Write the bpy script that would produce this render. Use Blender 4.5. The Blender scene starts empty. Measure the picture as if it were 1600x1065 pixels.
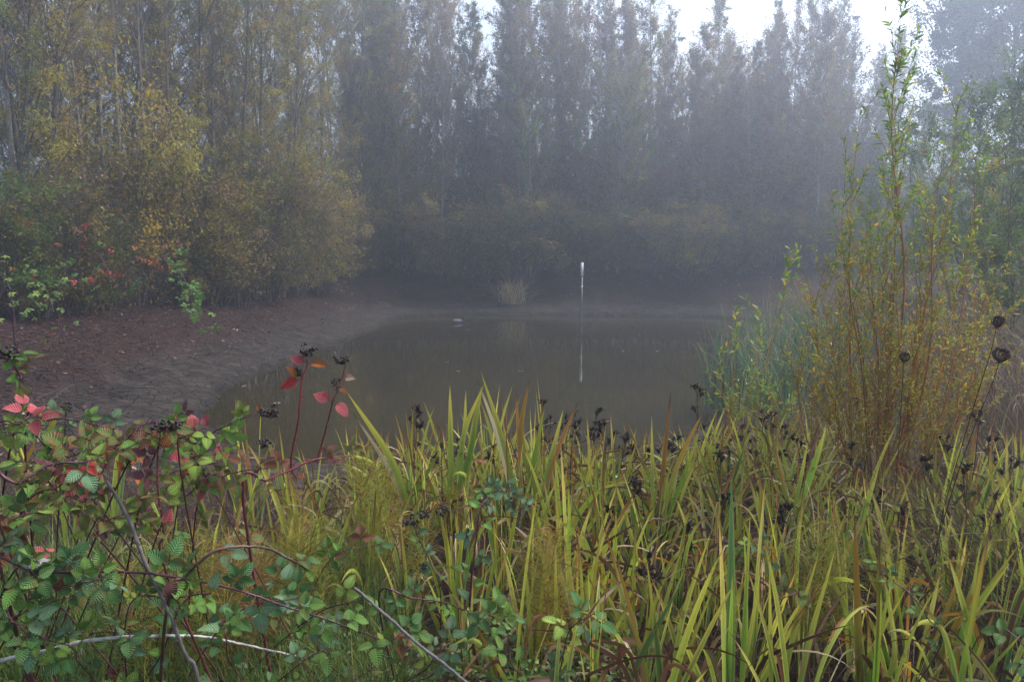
import bpy, math
import numpy as np
from mathutils import Matrix, Vector

# ------------------------------------------------------------------ camera, light, exposure
scene = bpy.context.scene
COL = scene.collection
CAM = np.array([0.0, 0.0, 2.4])
F = 1111.0                       # focal length in pixels of the 1600 px wide photograph
HORIZON = 400.0
PITCH = math.atan((532.5 - HORIZON) / F)
cam_data = bpy.data.cameras.new('camera')
cam_data.sensor_width = 36.0
cam_data.lens = F / 1600.0 * 36.0
cam_data.clip_start = 0.05
cam_data.clip_end = 1000.0
cam = bpy.data.objects.new('camera', cam_data)
COL.objects.link(cam)
cam.location = CAM
cam.rotation_euler = (math.pi / 2 - PITCH, 0, 0)
scene.camera = cam

SUN_EL, SUN_AZ = math.radians(50), math.radians(65)     # azimuth from +Y towards +X
world = bpy.data.worlds.new('World')
scene.world = world
world.use_nodes = True
wn, wl = world.node_tree.nodes, world.node_tree.links
wn.clear()
sky = wn.new('ShaderNodeTexSky')
sky.sky_type = 'NISHITA'
sky.sun_disc = False
sky.sun_elevation = SUN_EL
sky.sun_rotation = SUN_AZ
sky.air_density = 1.0
sky.dust_density = 2.0
hsv = wn.new('ShaderNodeHueSaturation')
hsv.inputs['Saturation'].default_value = 0.6
bg = wn.new('ShaderNodeBackground')
bg.inputs['Strength'].default_value = 0.115
wo = wn.new('ShaderNodeOutputWorld')
wl.new(sky.outputs[0], hsv.inputs['Color'])
wl.new(hsv.outputs[0], bg.inputs['Color'])
wl.new(bg.outputs[0], wo.inputs['Surface'])

sun_data = bpy.data.lights.new('sun', 'SUN')
sun_data.energy = 1.5
sun_data.angle = math.radians(12)
sun_data.color = (1.0, 0.96, 0.9)
sun = bpy.data.objects.new('sun', sun_data)
COL.objects.link(sun)
sd = Vector((math.sin(SUN_AZ) * math.cos(SUN_EL), math.cos(SUN_AZ) * math.cos(SUN_EL), math.sin(SUN_EL)))
sun.rotation_euler = sd.to_track_quat('Z', 'Y').to_euler()
sun.location = (0, -5, 30)

scene.view_settings.view_transform = 'Standard'
scene.view_settings.look = 'None'
scene.view_settings.exposure = 1.85
scene.view_settings.gamma = 1.0
scene.render.engine = 'CYCLES'
cy = scene.cycles
cy.use_denoising = True
cy.max_bounces = 6
cy.diffuse_bounces = 3
cy.glossy_bounces = 3
cy.transmission_bounces = 3
cy.volume_bounces = 2
cy.transparent_max_bounces = 4
HAZE_DENSITY = 0.0115

# ------------------------------------------------------------------ helpers
rng = np.random.default_rng(7)


def U(a, b, n=None):
    return rng.uniform(a, b, n)


def ray(px, py):
    c, s = math.cos(PITCH), math.sin(PITCH)
    a, b = (px - 800.0) / F, (532.5 - py) / F
    return np.array([a, c + b * s, -s + b * c])


def P(px, py, Y):
    """the world point at depth Y that the photograph shows at pixel (px, py)"""
    r = ray(px, py)
    return CAM + r * (Y / r[1])


def to_px(p):
    d = np.asarray(p, float) - CAM
    c, s = math.cos(PITCH), math.sin(PITCH)
    z = d[1] * c - d[2] * s
    return 800 + F * d[0] / z, 532.5 - F * (d[1] * s + d[2] * c) / z


def norm(v):
    return v / np.maximum(np.linalg.norm(v, axis=-1, keepdims=True), 1e-9)


def smooth(a, b, x):
    t = np.clip((x - a) / (b - a), 0, 1)
    return t * t * (3 - 2 * t)


class MB:
    """collects quads with a colour and a uv per vertex and links them as one mesh"""

    def __init__(s):
        s.v, s.f, s.c, s.t, s.n = [], [], [], [], 0

    def add(s, v, f, c, t=None):
        v = np.asarray(v, np.float32).reshape(-1, 3)
        c = np.broadcast_to(np.asarray(c, np.float32), v.shape).reshape(-1, 3)
        s.v.append(v)
        s.f.append(np.asarray(f, np.int32).reshape(-1, 4) + s.n)
        s.c.append(c)
        s.t.append(np.zeros((len(v), 2), np.float32) if t is None else np.asarray(t, np.float32).reshape(-1, 2))
        s.n += len(v)

    def mesh(s, name, mat, smooth_shade=True):
        v, f, c, t = (np.concatenate(a) for a in (s.v, s.f, s.c, s.t))
        me = bpy.data.meshes.new(name)
        me.vertices.add(len(v))
        me.vertices.foreach_set('co', v.ravel())
        me.loops.add(f.size)
        me.loops.foreach_set('vertex_index', f.ravel())
        me.polygons.add(len(f))
        me.polygons.foreach_set('loop_start', np.arange(0, f.size, 4, dtype=np.int32))
        me.polygons.foreach_set('loop_total', np.full(len(f), 4, np.int32))
        me.polygons.foreach_set('use_smooth', np.full(len(f), smooth_shade))
        at = me.color_attributes.new('col', 'FLOAT_COLOR', 'POINT')
        at.data.foreach_set('color', np.concatenate([np.clip(c, 0, 1), np.ones((len(c), 1), np.float32)], 1).ravel())
        uv = me.uv_layers.new(name='UVMap')
        uv.data.foreach_set('uv', t[f.ravel()].ravel())
        me.update(calc_edges=True)
        me.materials.append(mat)
        return me


def grid_faces(N, K, S, closed):
    """quads of N separate K x S grids (S wraps round when closed)"""
    i = np.arange(N)[:, None, None] * K * S
    k = np.arange(K - 1)[None, :, None] * S
    j = np.arange(S if closed else S - 1)[None, None, :]
    j2 = (j + 1) % S
    return np.stack([i + k + j, i + k + j2, i + k + S + j2, i + k + S + j], -1).reshape(-1, 4)


def tubes(mb, Pt, R, S, C):
    Pt = np.asarray(Pt, float)
    if Pt.ndim == 2:
        Pt = Pt[None]
    N, K, _ = Pt.shape
    R = np.broadcast_to(np.asarray(R, float), (N, K))
    T = norm(np.gradient(Pt, axis=1))
    m = norm(T.mean(1))
    ref = np.where(np.abs(m[:, 2:3]) > 0.8, np.array([[1.0, 0, 0]]), np.array([[0, 0, 1.0]]))[:, None, :]
    A = norm(np.cross(T, ref))
    B = np.cross(T, A)
    an = np.arange(S) * 2 * math.pi / S
    V = Pt[:, :, None] + R[:, :, None, None] * (np.cos(an)[None, None, :, None] * A[:, :, None] + np.sin(an)[None, None, :, None] * B[:, :, None])
    C = np.asarray(C, float)
    if C.ndim == 1:
        C = C[None, None]
    elif C.ndim == 2:
        C = C[:, None]
    C = np.broadcast_to(C, (N, K, 3))
    Cc = np.repeat(C[:, :, None], S, 2)
    uv = np.stack(np.broadcast_arrays(an[None, None] / 6.2832, np.linspace(0, 1, K)[None, :, None] + np.zeros((N, 1, 1))), -1)
    mb.add(V, grid_faces(N, K, S, True), Cc.reshape(-1, 3), uv)


def ribbons(mb, Pt, Sd, W, C, nc=3, fold=0.0):
    Pt = np.asarray(Pt, float)
    N, K, _ = Pt.shape
    T = norm(np.gradient(Pt, axis=1))
    Sd = norm(np.broadcast_to(Sd, Pt.shape))
    Nn = np.cross(T, Sd)
    o = np.linspace(-1, 1, nc)
    W = np.broadcast_to(W, (N, K))
    V = Pt[:, :, None] + W[:, :, None, None] * (o[None, None, :, None] * Sd[:, :, None] + fold * np.abs(o)[None, None, :, None] * Nn[:, :, None])
    C = np.asarray(C, float)
    if C.ndim == 2:
        C = C[:, None, None]
    elif C.ndim == 3:
        C = C[:, :, None]
    C = np.broadcast_to(C, (N, K, nc, 3))
    uv = np.stack(np.broadcast_arrays(((o + 1) / 2)[None, None], np.linspace(0, 1, K)[None, :, None] + np.zeros((N, 1, 1))), -1)
    mb.add(V, grid_faces(N, K, nc, False), C.reshape(-1, 3), uv)


def leaves(mb, p, d, L, W, C, nrm=None):
    """diamond shaped leaves, one quad each"""
    N = len(p)
    d = norm(d)
    if nrm is None:
        nrm = rng.normal(size=(N, 3)) + np.array([0, 0, 0.6])
    s = norm(np.cross(d, nrm))
    L, W = np.broadcast_to(L, N)[:, None], np.broadcast_to(W, N)[:, None]
    V = np.stack([p, p + d * L * 0.45 + s * W / 2, p + d * L, p + d * L * 0.45 - s * W / 2], 1)
    f = np.arange(N * 4).reshape(-1, 4)
    mb.add(V, f, np.repeat(C, 4, 0))


def ball(mb, c, r, C, ns=8, nr=5):
    th = np.linspace(0.02, math.pi - 0.02, nr)
    ph = np.arange(ns) * 2 * math.pi / ns
    V = np.stack([np.sin(th)[:, None] * np.cos(ph), np.sin(th)[:, None] * np.sin(ph), np.cos(th)[:, None] + 0 * ph], -1)
    r = np.asarray(r, float)
    mb.add(V * r + np.asarray(c), grid_faces(1, nr, ns, True), C)


def pal(cols, w, n, jit=0.18):
    """n colours picked from a palette, jittered"""
    cols = np.array(cols)
    w = np.array(w, float) / np.sum(w)
    c = cols[rng.choice(len(cols), n, p=w)]
    return np.clip(c * rng.lognormal(0, jit, (n, 1)) * rng.lognormal(0, jit * 0.35, (n, 3)), 0, 1)


def catmull(pts, n):
    p = np.asarray(pts, float)
    p = np.concatenate([2 * p[:1] - p[1:2], p, 2 * p[-1:] - p[-2:-1]])
    m = len(p) - 3
    t = np.linspace(0, m - 1e-6, n)
    i = t.astype(int)
    u = (t - i)[:, None]
    a, b, c, d = p[i], p[i + 1], p[i + 2], p[i + 3]
    return 0.5 * (2 * b + (c - a) * u + (2 * a - 5 * b + 4 * c - d) * u ** 2 + (3 * b - a - 3 * c + d) * u ** 3)


def at(Pt, idx, u):
    """points at parameter u (0..1) on polylines idx of Pt (N,K,3), with their tangents"""
    K = Pt.shape[1]
    t = np.clip(u, 0, 0.9999) * (K - 1)
    k = t.astype(int)
    a, b = Pt[idx, k], Pt[idx, k + 1]
    return a + (b - a) * (t - k)[:, None], norm(b - a)


# ------------------------------------------------------------------ materials
def new_mat(name):
    m = bpy.data.materials.new(name)
    m.use_nodes = True
    m.node_tree.nodes.clear()
    return m, m.node_tree.nodes, m.node_tree.links


def leaf_material(name, rough=0.5, spec=0.25, trans=0.3, kind=None, rand=0.22):
    m, n, l = new_mat(name)
    out = n.new('ShaderNodeOutputMaterial')
    a = n.new('ShaderNodeAttribute'); a.attribute_name = 'col'
    oi = n.new('ShaderNodeObjectInfo')
    mr = n.new('ShaderNodeMapRange'); mr.inputs['To Min'].default_value = 1 - rand; mr.inputs['To Max'].default_value = 1 + rand
    l.new(oi.outputs['Random'], mr.inputs['Value'])
    sc = n.new('ShaderNodeVectorMath'); sc.operation = 'SCALE'
    l.new(a.outputs['Color'], sc.inputs[0]); l.new(mr.outputs[0], sc.inputs['Scale'])
    col = sc.outputs[0]
    if kind == 'bramble':       # rusty blotches
        tb = n.new('ShaderNodeTexCoord')
        nb_ = n.new('ShaderNodeTexNoise'); nb_.inputs['Scale'].default_value = 2.6; nb_.inputs['Detail'].default_value = 5
        ad = n.new('ShaderNodeVectorMath'); ad.operation = 'ADD'
        l.new(tb.outputs['Object'], ad.inputs[0]); l.new(oi.outputs['Location'], ad.inputs[1]); l.new(ad.outputs[0], nb_.inputs['Vector'])
        mb_ = n.new('ShaderNodeMapRange'); mb_.inputs['From Min'].default_value = 0.55; mb_.inputs['From Max'].default_value = 0.70; mb_.inputs['To Max'].default_value = 0.75
        l.new(nb_.outputs['Fac'], mb_.inputs['Value'])
        mm = n.new('ShaderNodeMix'); mm.data_type = 'RGBA'
        l.new(mb_.outputs[0], mm.inputs['Factor']); l.new(col, mm.inputs[6]); mm.inputs[7].default_value = (0.20, 0.10, 0.03, 1)
        col = mm.outputs[2]
    bump = None
    if kind:
        uv = n.new('ShaderNodeUVMap')
        sx = n.new('ShaderNodeSeparateXYZ'); l.new(uv.outputs[0], sx.inputs[0])
    def math_(op, a_, b_=None):
        q = n.new('ShaderNodeMath'); q.operation = op
        for i, x in enumerate((a_, b_)):
            if x is None: continue
            if isinstance(x, (int, float)): q.inputs[i].default_value = x
            else: l.new(x, q.inputs[i])
        return q.outputs[0]
    if kind == 'bramble':
        au = math_('ABSOLUTE', math_('SUBTRACT', sx.outputs[0], 0.5))
        s = math_('FRACT', math_('MULTIPLY', math_('SUBTRACT', sx.outputs[1], math_('MULTIPLY', au, 0.55)), 8.0))
        v1 = math_('LESS_THAN', s, 0.13)
        v2 = math_('LESS_THAN', au, 0.03)
        v = math_('MAXIMUM', v1, v2)
        tc = n.new('ShaderNodeTexCoord')
        nz = n.new('ShaderNodeTexNoise'); nz.inputs['Scale'].default_value = 70; nz.inputs['Detail'].default_value = 4
        l.new(tc.outputs['Object'], nz.inputs['Vector'])
        k = math_('ADD', math_('MULTIPLY', v, 0.45), math_('ADD', 0.35, math_('MULTIPLY', nz.outputs['Fac'], 1.1)))
        s2 = n.new('ShaderNodeVectorMath'); s2.operation = 'SCALE'
        l.new(col, s2.inputs[0]); l.new(k, s2.inputs['Scale'])
        col = s2.outputs[0]
        bump = n.new('ShaderNodeBump'); bump.inputs['Strength'].default_value = 0.9; bump.inputs['Distance'].default_value = 0.004
        l.new(math_('PINGPONG', s, 0.5), bump.inputs['Height'])
    if kind == 'blade':
        tc = n.new('ShaderNodeCombineXYZ')
        l.new(math_('MULTIPLY', sx.outputs[0], 14.0), tc.inputs[0])
        l.new(math_('MULTIPLY', sx.outputs[1], 1.5), tc.inputs[1])
        l.new(math_('MULTIPLY', oi.outputs['Random'], 40.0), tc.inputs[2])
        nz = n.new('ShaderNodeTexNoise'); nz.inputs['Scale'].default_value = 1.6; nz.inputs['Detail'].default_value = 3
        l.new(tc.outputs[0], nz.inputs['Vector'])
        tc2 = n.new('ShaderNodeTexCoord')
        nz2 = n.new('ShaderNodeTexNoise'); nz2.inputs['Scale'].default_value = 26; nz2.inputs['Detail'].default_value = 5
        l.new(tc2.outputs['Object'], nz2.inputs['Vector'])
        spot = n.new('ShaderNodeMapRange'); spot.inputs['From Min'].default_value = 0.62; spot.inputs['From Max'].default_value = 0.72
        l.new(nz2.outputs['Fac'], spot.inputs['Value'])
        k = math_('ADD', 0.38, math_('MULTIPLY', nz.outputs['Fac'], 1.3))
        s2 = n.new('ShaderNodeVectorMath'); s2.operation = 'SCALE'
        l.new(col, s2.inputs[0]); l.new(k, s2.inputs['Scale'])
        mx = n.new('ShaderNodeMix'); mx.data_type = 'RGBA'
        l.new(math_('MULTIPLY', spot.outputs[0], 0.6), mx.inputs['Factor'])
        l.new(s2.outputs[0], mx.inputs[6]); mx.inputs[7].default_value = (0.13, 0.055, 0.02, 1)
        col = mx.outputs[2]
        bump = n.new('ShaderNodeBump'); bump.inputs['Strength'].default_value = 0.3; bump.inputs['Distance'].default_value = 0.001
        l.new(nz.outputs['Fac'], bump.inputs['Height'])
    pr = n.new('ShaderNodeBsdfPrincipled')
    pr.inputs['Roughness'].default_value = rough
    pr.inputs['Specular IOR Level'].default_value = spec
    l.new(col, pr.inputs['Base Color'])
    if bump: l.new(bump.outputs[0], pr.inputs['Normal'])
    tr = n.new('ShaderNodeBsdfTranslucent')
    l.new(col, tr.inputs['Color'])
    mix = n.new('ShaderNodeMixShader'); mix.inputs[0].default_value = trans
    l.new(pr.outputs[0], mix.inputs[1]); l.new(tr.outputs[0], mix.inputs[2])
    l.new(mix.outputs[0], out.inputs['Surface'])
    return m


def bark_material(name, rough=0.85, spec=0.2, noise=30.0, amount=0.5, bump_d=0.004):
    m, n, l = new_mat(name)
    out = n.new('ShaderNodeOutputMaterial')
    a = n.new('ShaderNodeAttribute'); a.attribute_name = 'col'
    tc = n.new('ShaderNodeTexCoord')
    mp = n.new('ShaderNodeMapping'); mp.inputs['Scale'].default_value = (1, 1, 0.35)
    l.new(tc.outputs['Object'], mp.inputs['Vector'])
    nz = n.new('ShaderNodeTexNoise'); nz.inputs['Scale'].default_value = noise; nz.inputs['Detail'].default_value = 5
    l.new(mp.outputs[0], nz.inputs['Vector'])
    mr = n.new('ShaderNodeMapRange'); mr.inputs['To Min'].default_value = 1 - amount; mr.inputs['To Max'].default_value = 1 + amount
    mr.inputs['From Min'].default_value = 0.25; mr.inputs['From Max'].default_value = 0.75
    l.new(nz.outputs['Fac'], mr.inputs['Value'])
    sc = n.new('ShaderNodeVectorMath'); sc.operation = 'SCALE'
    l.new(a.outputs['Color'], sc.inputs[0]); l.new(mr.outputs[0], sc.inputs['Scale'])
    bp = n.new('ShaderNodeBump'); bp.inputs['Strength'].default_value = 0.6; bp.inputs['Distance'].default_value = bump_d
    l.new(nz.outputs['Fac'], bp.inputs['Height'])
    pr = n.new('ShaderNodeBsdfPrincipled')
    pr.inputs['Roughness'].default_value = rough
    pr.inputs['Specular IOR Level'].default_value = spec
    l.new(sc.outputs[0], pr.inputs['Base Color']); l.new(bp.outputs[0], pr.inputs['Normal'])
    l.new(pr.outputs[0], out.inputs['Surface'])
    return m


M_FAR = leaf_material('tree_leaves', 0.6, 0.12, 0.5)
M_BRAMBLE = leaf_material('bramble_leaf', 0.5, 0.28, 0.3, 'bramble', 0.25)
M_BLADE = leaf_material('iris_blade', 0.42, 0.35, 0.30, 'blade', 0.28)
M_WILLOW = leaf_material('willow_leaf', 0.5, 0.25, 0.42, None, 0.05)
M_GRASS = leaf_material('grass_blade', 0.55, 0.25, 0.3, None, 0.05)
M_BARK = bark_material('bark')
M_CANE = bark_material('cane_skin', 0.45, 0.4, 60, 0.35, 0.001)
M_DRY = bark_material('dry_stalk', 0.8, 0.15, 80, 0.4, 0.001)
M_BERRY = bark_material('berry_skin', 0.5, 0.35, 200, 0.4, 0.0005)


def paint(name, rough=0.5):
    return bark_material(name, rough, 0.4, 12, 0.12, 0.0003)


# ------------------------------------------------------------------ object helpers
def link(name, data, parent=None, mat=None):
    o = bpy.data.objects.new(name, data)
    COL.objects.link(o)
    if parent is not None:
        o.parent = parent
    if mat is not None:
        o.matrix_local = mat
    return o


def thing(name, cat, loc, rotz=0.0, scale=1.0, label=None, group=None):
    o = link(name, None)
    o.empty_display_size = 0.1
    o.location = [float(q) for q in loc]
    o.rotation_euler = (0, 0, rotz)
    o.scale = (scale,) * 3 if np.isscalar(scale) else scale
    o['category'] = cat
    if label: o['label'] = label
    if group: o['group'] = group
    return o


def tag(o, label=None, cat=None, group=None, kind=None):
    if label: o['label'] = label
    if cat: o['category'] = cat
    if group: o['group'] = group
    if kind: o['kind'] = kind
    return o


CELLS = {}


def in_cell(o, sing, plur, place, px):
    CELLS.setdefault((sing, plur, place), []).append((px, o))


NUM = ['zero', 'one', 'two', 'three', 'four', 'five', 'six', 'seven', 'eight', 'nine', 'ten', 'eleven', 'twelve']
ORD = ['', 'first', 'second', 'third', 'fourth', 'fifth', 'sixth', 'seventh', 'eighth', 'ninth', 'tenth', 'eleventh']


def label_cells():
    for (sing, plur, place), ls in CELLS.items():
        ls.sort(key=lambda q: q[0])
        n = len(ls)
        for i, (px, o) in enumerate(ls):
            if n == 1: t = sing
            elif n == 2: t = ('left' if i == 0 else 'right') + ' one of two ' + plur
            else:
                if i == 0: a = 'leftmost'
                elif i == n - 1: a = 'rightmost'
                elif i <= (n - 1) / 2: a = ORD[i + 1] + ' from left'
                else: a = ORD[n - i] + ' from right'
                t = a + ' of ' + (NUM[n] if n <= 12 else 'the') + ' ' + plur
            t = t + ' ' + place
            if len(t.split()) > 16: print('LONGLABEL', t)
            o['label'] = t
            if n > 1: o['group'] = plur + ' ' + place


# ------------------------------------------------------------------ terrain
POND = np.array([(-5.0, 11.0), (-5.3, 14), (-5.0, 18), (-4.7, 22), (-4.6, 25.0), (-4.7, 27.0), (-3.6, 28.9), (0, 29.2), (4, 28.8),
                 (8, 28.3), (9.4, 25.8), (8.2, 22.5), (6.4, 18), (4.9, 14.5), (3.7, 12), (2.75, 10), (1.7, 8.7), (0, 7.7), (-2, 7.6), (-3.8, 8.8)])
for _ in range(2):
    q = np.roll(POND, -1, 0)
    POND = np.stack([0.75 * POND + 0.25 * q, 0.25 * POND + 0.75 * q], 1).reshape(-1, 2)


def pond_distance(x, y):
    """distance to the shore line, negative over the water"""
    x, y = np.atleast_1d(np.asarray(x, float)), np.atleast_1d(np.asarray(y, float))
    best = np.full(x.shape, 1e9)
    inside = np.zeros(x.shape, bool)
    A, B = POND, np.roll(POND, -1, 0)
    for (ax, ay), (bx, by) in zip(A, B):
        dx, dy = bx - ax, by - ay
        t = np.clip(((x - ax) * dx + (y - ay) * dy) / (dx * dx + dy * dy), 0, 1)
        best = np.minimum(best, (x - ax - t * dx) ** 2 + (y - ay - t * dy) ** 2)
        c = ((ay > y) != (by > y)) & (x < (bx - ax) * (y - ay) / (by - ay + 1e-12) + ax)
        inside ^= c
    d = np.sqrt(best)
    return np.where(inside, -d, d)


def fbm(x, y, s=1.0):
    z = 0
    for k, (f, a) in enumerate(((0.31, 1.0), (0.73, 0.55), (1.7, 0.3), (3.9, 0.16))):
        z = z + a * np.sin(f * s * x * 2.1 + 1.3 * k + 1.7 * np.sin(f * s * y * 1.3 + k)) * np.cos(f * s * y * 1.9 + 0.7 * k + 1.1 * np.sin(f * s * x * 1.7))
    return z


def ground_z(x, y):
    x, y = np.atleast_1d(np.asarray(x, float)), np.atleast_1d(np.asarray(y, float))
    d = pond_distance(x, y) + 0.12 * fbm(x, y, 2.2)
    h = np.interp(d, [-6, -1.5, 0, 0.1, 1.5, 3.5, 6, 9, 18, 60, 200], [-0.9, -0.35, -0.02, 0.10, 0.30, 0.78, 1.3, 1.6, 3.0, 11, 16])
    hi = np.interp(d, [-6, -1.5, 0, 0.1, 1.5, 3.5, 5, 9, 18, 60, 200], [-0.9, -0.35, -0.02, 0.10, 0.38, 1.12, 1.55, 1.85, 3.0, 11, 16])
    t = smooth(7, 12, y)
    h = h * (1 - t) + hi * t
    cap = 0.82 + 10 * smooth(5.5, 13, y + 0.35 * np.abs(np.minimum(x, 0)))
    h = np.minimum(h, cap)
    return h + (0.03 * fbm(x, y, 1.5) + 0.016 * fbm(x + 7, y, 4.5)) * np.clip(d, 0, 1.5)


def gz(x, y):
    return float(ground_z(x, y)[0])


def on_ground(px, D):
    """point of the ground at depth D in the column px"""
    x = (px - 800.0) / F * D * 1.005
    return np.array([x, D, gz(x, D)])


def axis(lo, hi, step, far):
    a = list(np.arange(lo, hi + 1e-6, step))
    s = step
    while a[-1] < far:
        s *= 1.25; a.append(a[-1] + s)
    s = step
    while a[0] > -far:
        s *= 1.25; a.insert(0, a[0] - s)
    return np.array(a)


gx, gy = axis(-14, 14, 0.12, 150), axis(0, 36, 0.12, 150)
GX, GY = np.meshgrid(gx, gy)
GZ = ground_z(GX.ravel(), GY.ravel())
mb = MB()
mb.add(np.stack([GX.ravel(), GY.ravel(), GZ], -1), grid_faces(1, len(gy), len(gx), False), (0.1, 0.08, 0.07))

m, n, l = new_mat('bank_soil')
out = n.new('ShaderNodeOutputMaterial')
geo = n.new('ShaderNodeNewGeometry')
sep = n.new('ShaderNodeSeparateXYZ'); l.new(geo.outputs['Position'], sep.inputs[0])
def noise(scale, detail=6, rough=0.6):
    q = n.new('ShaderNodeTexNoise'); q.inputs['Scale'].default_value = scale; q.inputs['Detail'].default_value = detail
    q.inputs['Roughness'].default_value = rough
    l.new(geo.outputs['Position'], q.inputs['Vector'])
    return q.outputs['Fac']
def mth(op, a, b):
    q = n.new('ShaderNodeMath'); q.operation = op
    for i, x in enumerate((a, b)):
        if isinstance(x, (int, float)): q.inputs[i].default_value = x
        else: l.new(x, q.inputs[i])
    return q.outputs[0]
def ramp(fac, stops):
    q = n.new('ShaderNodeValToRGB')
    e = q.color_ramp.elements
    while len(e) < len(stops): e.new(0.5)
    for el, (p_, c_) in zip(e, stops):
        el.position = p_; el.color = (*c_, 1) if len(c_) == 3 else c_
    l.new(fac, q.inputs[0])
    return q.outputs['Color']
def mixc(fac, a, b):
    q = n.new('ShaderNodeMix'); q.data_type = 'RGBA'
    l.new(fac, q.inputs['Factor'])
    for i, x in ((6, a), (7, b)):
        if isinstance(x, tuple): q.inputs[i].default_value = (*x, 1)
        else: l.new(x, q.inputs[i])
    return q.outputs[2]
mud = ramp(noise(3.5, 8, 0.7), [(0.32, (0.011, 0.008, 0.0062)), (0.5, (0.042, 0.031, 0.025)), (0.68, (0.11, 0.086, 0.072))])
mud = mixc(ramp(noise(40), [(0.35, (0, 0, 0)), (0.7, (0.5, 0.5, 0.5))]), mud, (0.02, 0.015, 0.012))
vo = n.new('ShaderNodeTexVoronoi'); vo.feature = 'DISTANCE_TO_EDGE'; vo.inputs['Scale'].default_value = 4.5
wv = n.new('ShaderNodeVectorMath'); wv.operation = 'ADD'
nv = n.new('ShaderNodeTexNoise'); nv.inputs['Scale'].default_value = 3; l.new(geo.outputs['Position'], nv.inputs['Vector'])
sv = n.new('ShaderNodeVectorMath'); sv.operation = 'SCALE'; sv.inputs['Scale'].default_value = 0.25
l.new(nv.outputs['Color'], sv.inputs[0]); l.new(geo.outputs['Position'], wv.inputs[0]); l.new(sv.outputs[0], wv.inputs[1])
l.new(wv.outputs[0], vo.inputs['Vector'])
crack = ramp(vo.outputs['Distance'], [(0.0, (0.12, 0.12, 0.12)), (0.09, (1, 1, 1))])
q = n.new('ShaderNodeMix'); q.data_type = 'RGBA'; q.blend_type = 'MULTIPLY'; q.inputs['Factor'].default_value = 0.75
l.new(mud, q.inputs[6]); l.new(crack, q.inputs[7]); mud = q.outputs[2]
lit = ramp(noise(26, 4), [(0.3, (0.010, 0.0045, 0.0035)), (0.5, (0.026, 0.010, 0.007)), (0.62, (0.065, 0.026, 0.018)), (0.75, (0.14, 0.072, 0.05))])
lit = mixc(ramp(noise(1.1), [(0.4, (0, 0, 0)), (0.65, (0.6, 0.6, 0.6))]), lit, (0.011, 0.007, 0.006))
hz = mth('ADD', sep.outputs[2], mth('MULTIPLY', mth('SUBTRACT', noise(1.3), 0.5), 0.55))
fac = ramp(hz, [(0.34, (0, 0, 0)), (0.60, (1, 1, 1))])
col = mixc(fac, mud, lit)
wet = ramp(sep.outputs[2], [(0.02, (0.45, 0.45, 0.45)), (0.12, (1, 1, 1))])
q = n.new('ShaderNodeMix'); q.data_type = 'RGBA'; q.blend_type = 'MULTIPLY'; q.inputs['Factor'].default_value = 1.0
l.new(col, q.inputs[6]); l.new(wet, q.inputs[7]); col = q.outputs[2]
bp = n.new('ShaderNodeBump'); bp.inputs['Strength'].default_value = 1.0; bp.inputs['Distance'].default_value = 0.06
l.new(mth('ADD', mth('MULTIPLY', noise(14, 8, 0.7), 1.0), mth('MULTIPLY', mth('MINIMUM', vo.outputs['Distance'], 0.08), 5.0)), bp.inputs['Height'])
pr = n.new('ShaderNodeBsdfPrincipled'); pr.inputs['Roughness'].default_value = 0.85; pr.inputs['Specular IOR Level'].default_value = 0.25
l.new(col, pr.inputs['Base Color']); l.new(bp.outputs[0], pr.inputs['Normal']); l.new(pr.outputs[0], out.inputs['Surface'])
tag(link('ground', mb.mesh('ground', m)), kind='structure')

# pond
mb = MB()
wx, wy = np.linspace(-8, 12, 41), np.linspace(5.5, 32, 54)
WX, WY = np.meshgrid(wx, wy)
mb.add(np.stack([WX.ravel(), WY.ravel(), 0 * WX.ravel()], -1), grid_faces(1, len(wy), len(wx), False), (0.05, 0.045, 0.03))
m, n, l = new_mat('pond_water')
out = n.new('ShaderNodeOutputMaterial')
geo = n.new('ShaderNodeNewGeometry')
nz = n.new('ShaderNodeTexNoise'); nz.inputs['Scale'].default_value = 0.5; nz.inputs['Detail'].default_value = 4
l.new(geo.outputs['Position'], nz.inputs['Vector'])
rp = n.new('ShaderNodeValToRGB')
rp.color_ramp.elements[0].position = 0.3; rp.color_ramp.elements[0].color = (0.025, 0.0205, 0.010, 1)
rp.color_ramp.elements[1].position = 0.75; rp.color_ramp.elements[1].color = (0.035, 0.029, 0.0145, 1)
l.new(nz.outputs['Fac'], rp.inputs[0])
nb = n.new('ShaderNodeTexNoise'); nb.inputs['Scale'].default_value = 5.0; nb.inputs['Detail'].default_value = 3
mp = n.new('ShaderNodeMapping'); mp.inputs['Scale'].default_value = (0.6, 1.6, 1)
l.new(geo.outputs['Position'], mp.inputs['Vector']); l.new(mp.outputs[0], nb.inputs['Vector'])
bp = n.new('ShaderNodeBump'); bp.inputs['Strength'].default_value = 0.03; bp.inputs['Distance'].default_value = 0.02
l.new(nb.outputs['Fac'], bp.inputs['Height'])
pr = n.new('ShaderNodeBsdfPrincipled')
pr.inputs['Roughness'].default_value = 0.03; pr.inputs['IOR'].default_value = 1.33; pr.inputs['Specular IOR Level'].default_value = 0.36
l.new(rp.outputs[0], pr.inputs['Base Color']); l.new(bp.outputs[0], pr.inputs['Normal'])
l.new(pr.outputs[0], out.inputs['Surface'])
tag(link('water', mb.mesh('water', m)), kind='structure')

# ------------------------------------------------------------------ trees and shrubs
OLIVE, YOL, BRN, DKG = (0.21, 0.205, 0.04), (0.35, 0.285, 0.045), (0.29, 0.17, 0.06), (0.045, 0.085, 0.016)
GRN, RUST, GOLD, TAN = (0.11, 0.19, 0.035), (0.32, 0.085, 0.02), (0.40, 0.28, 0.035), (0.36, 0.27, 0.15)
GREYTW = (0.10, 0.082, 0.068)


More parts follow.
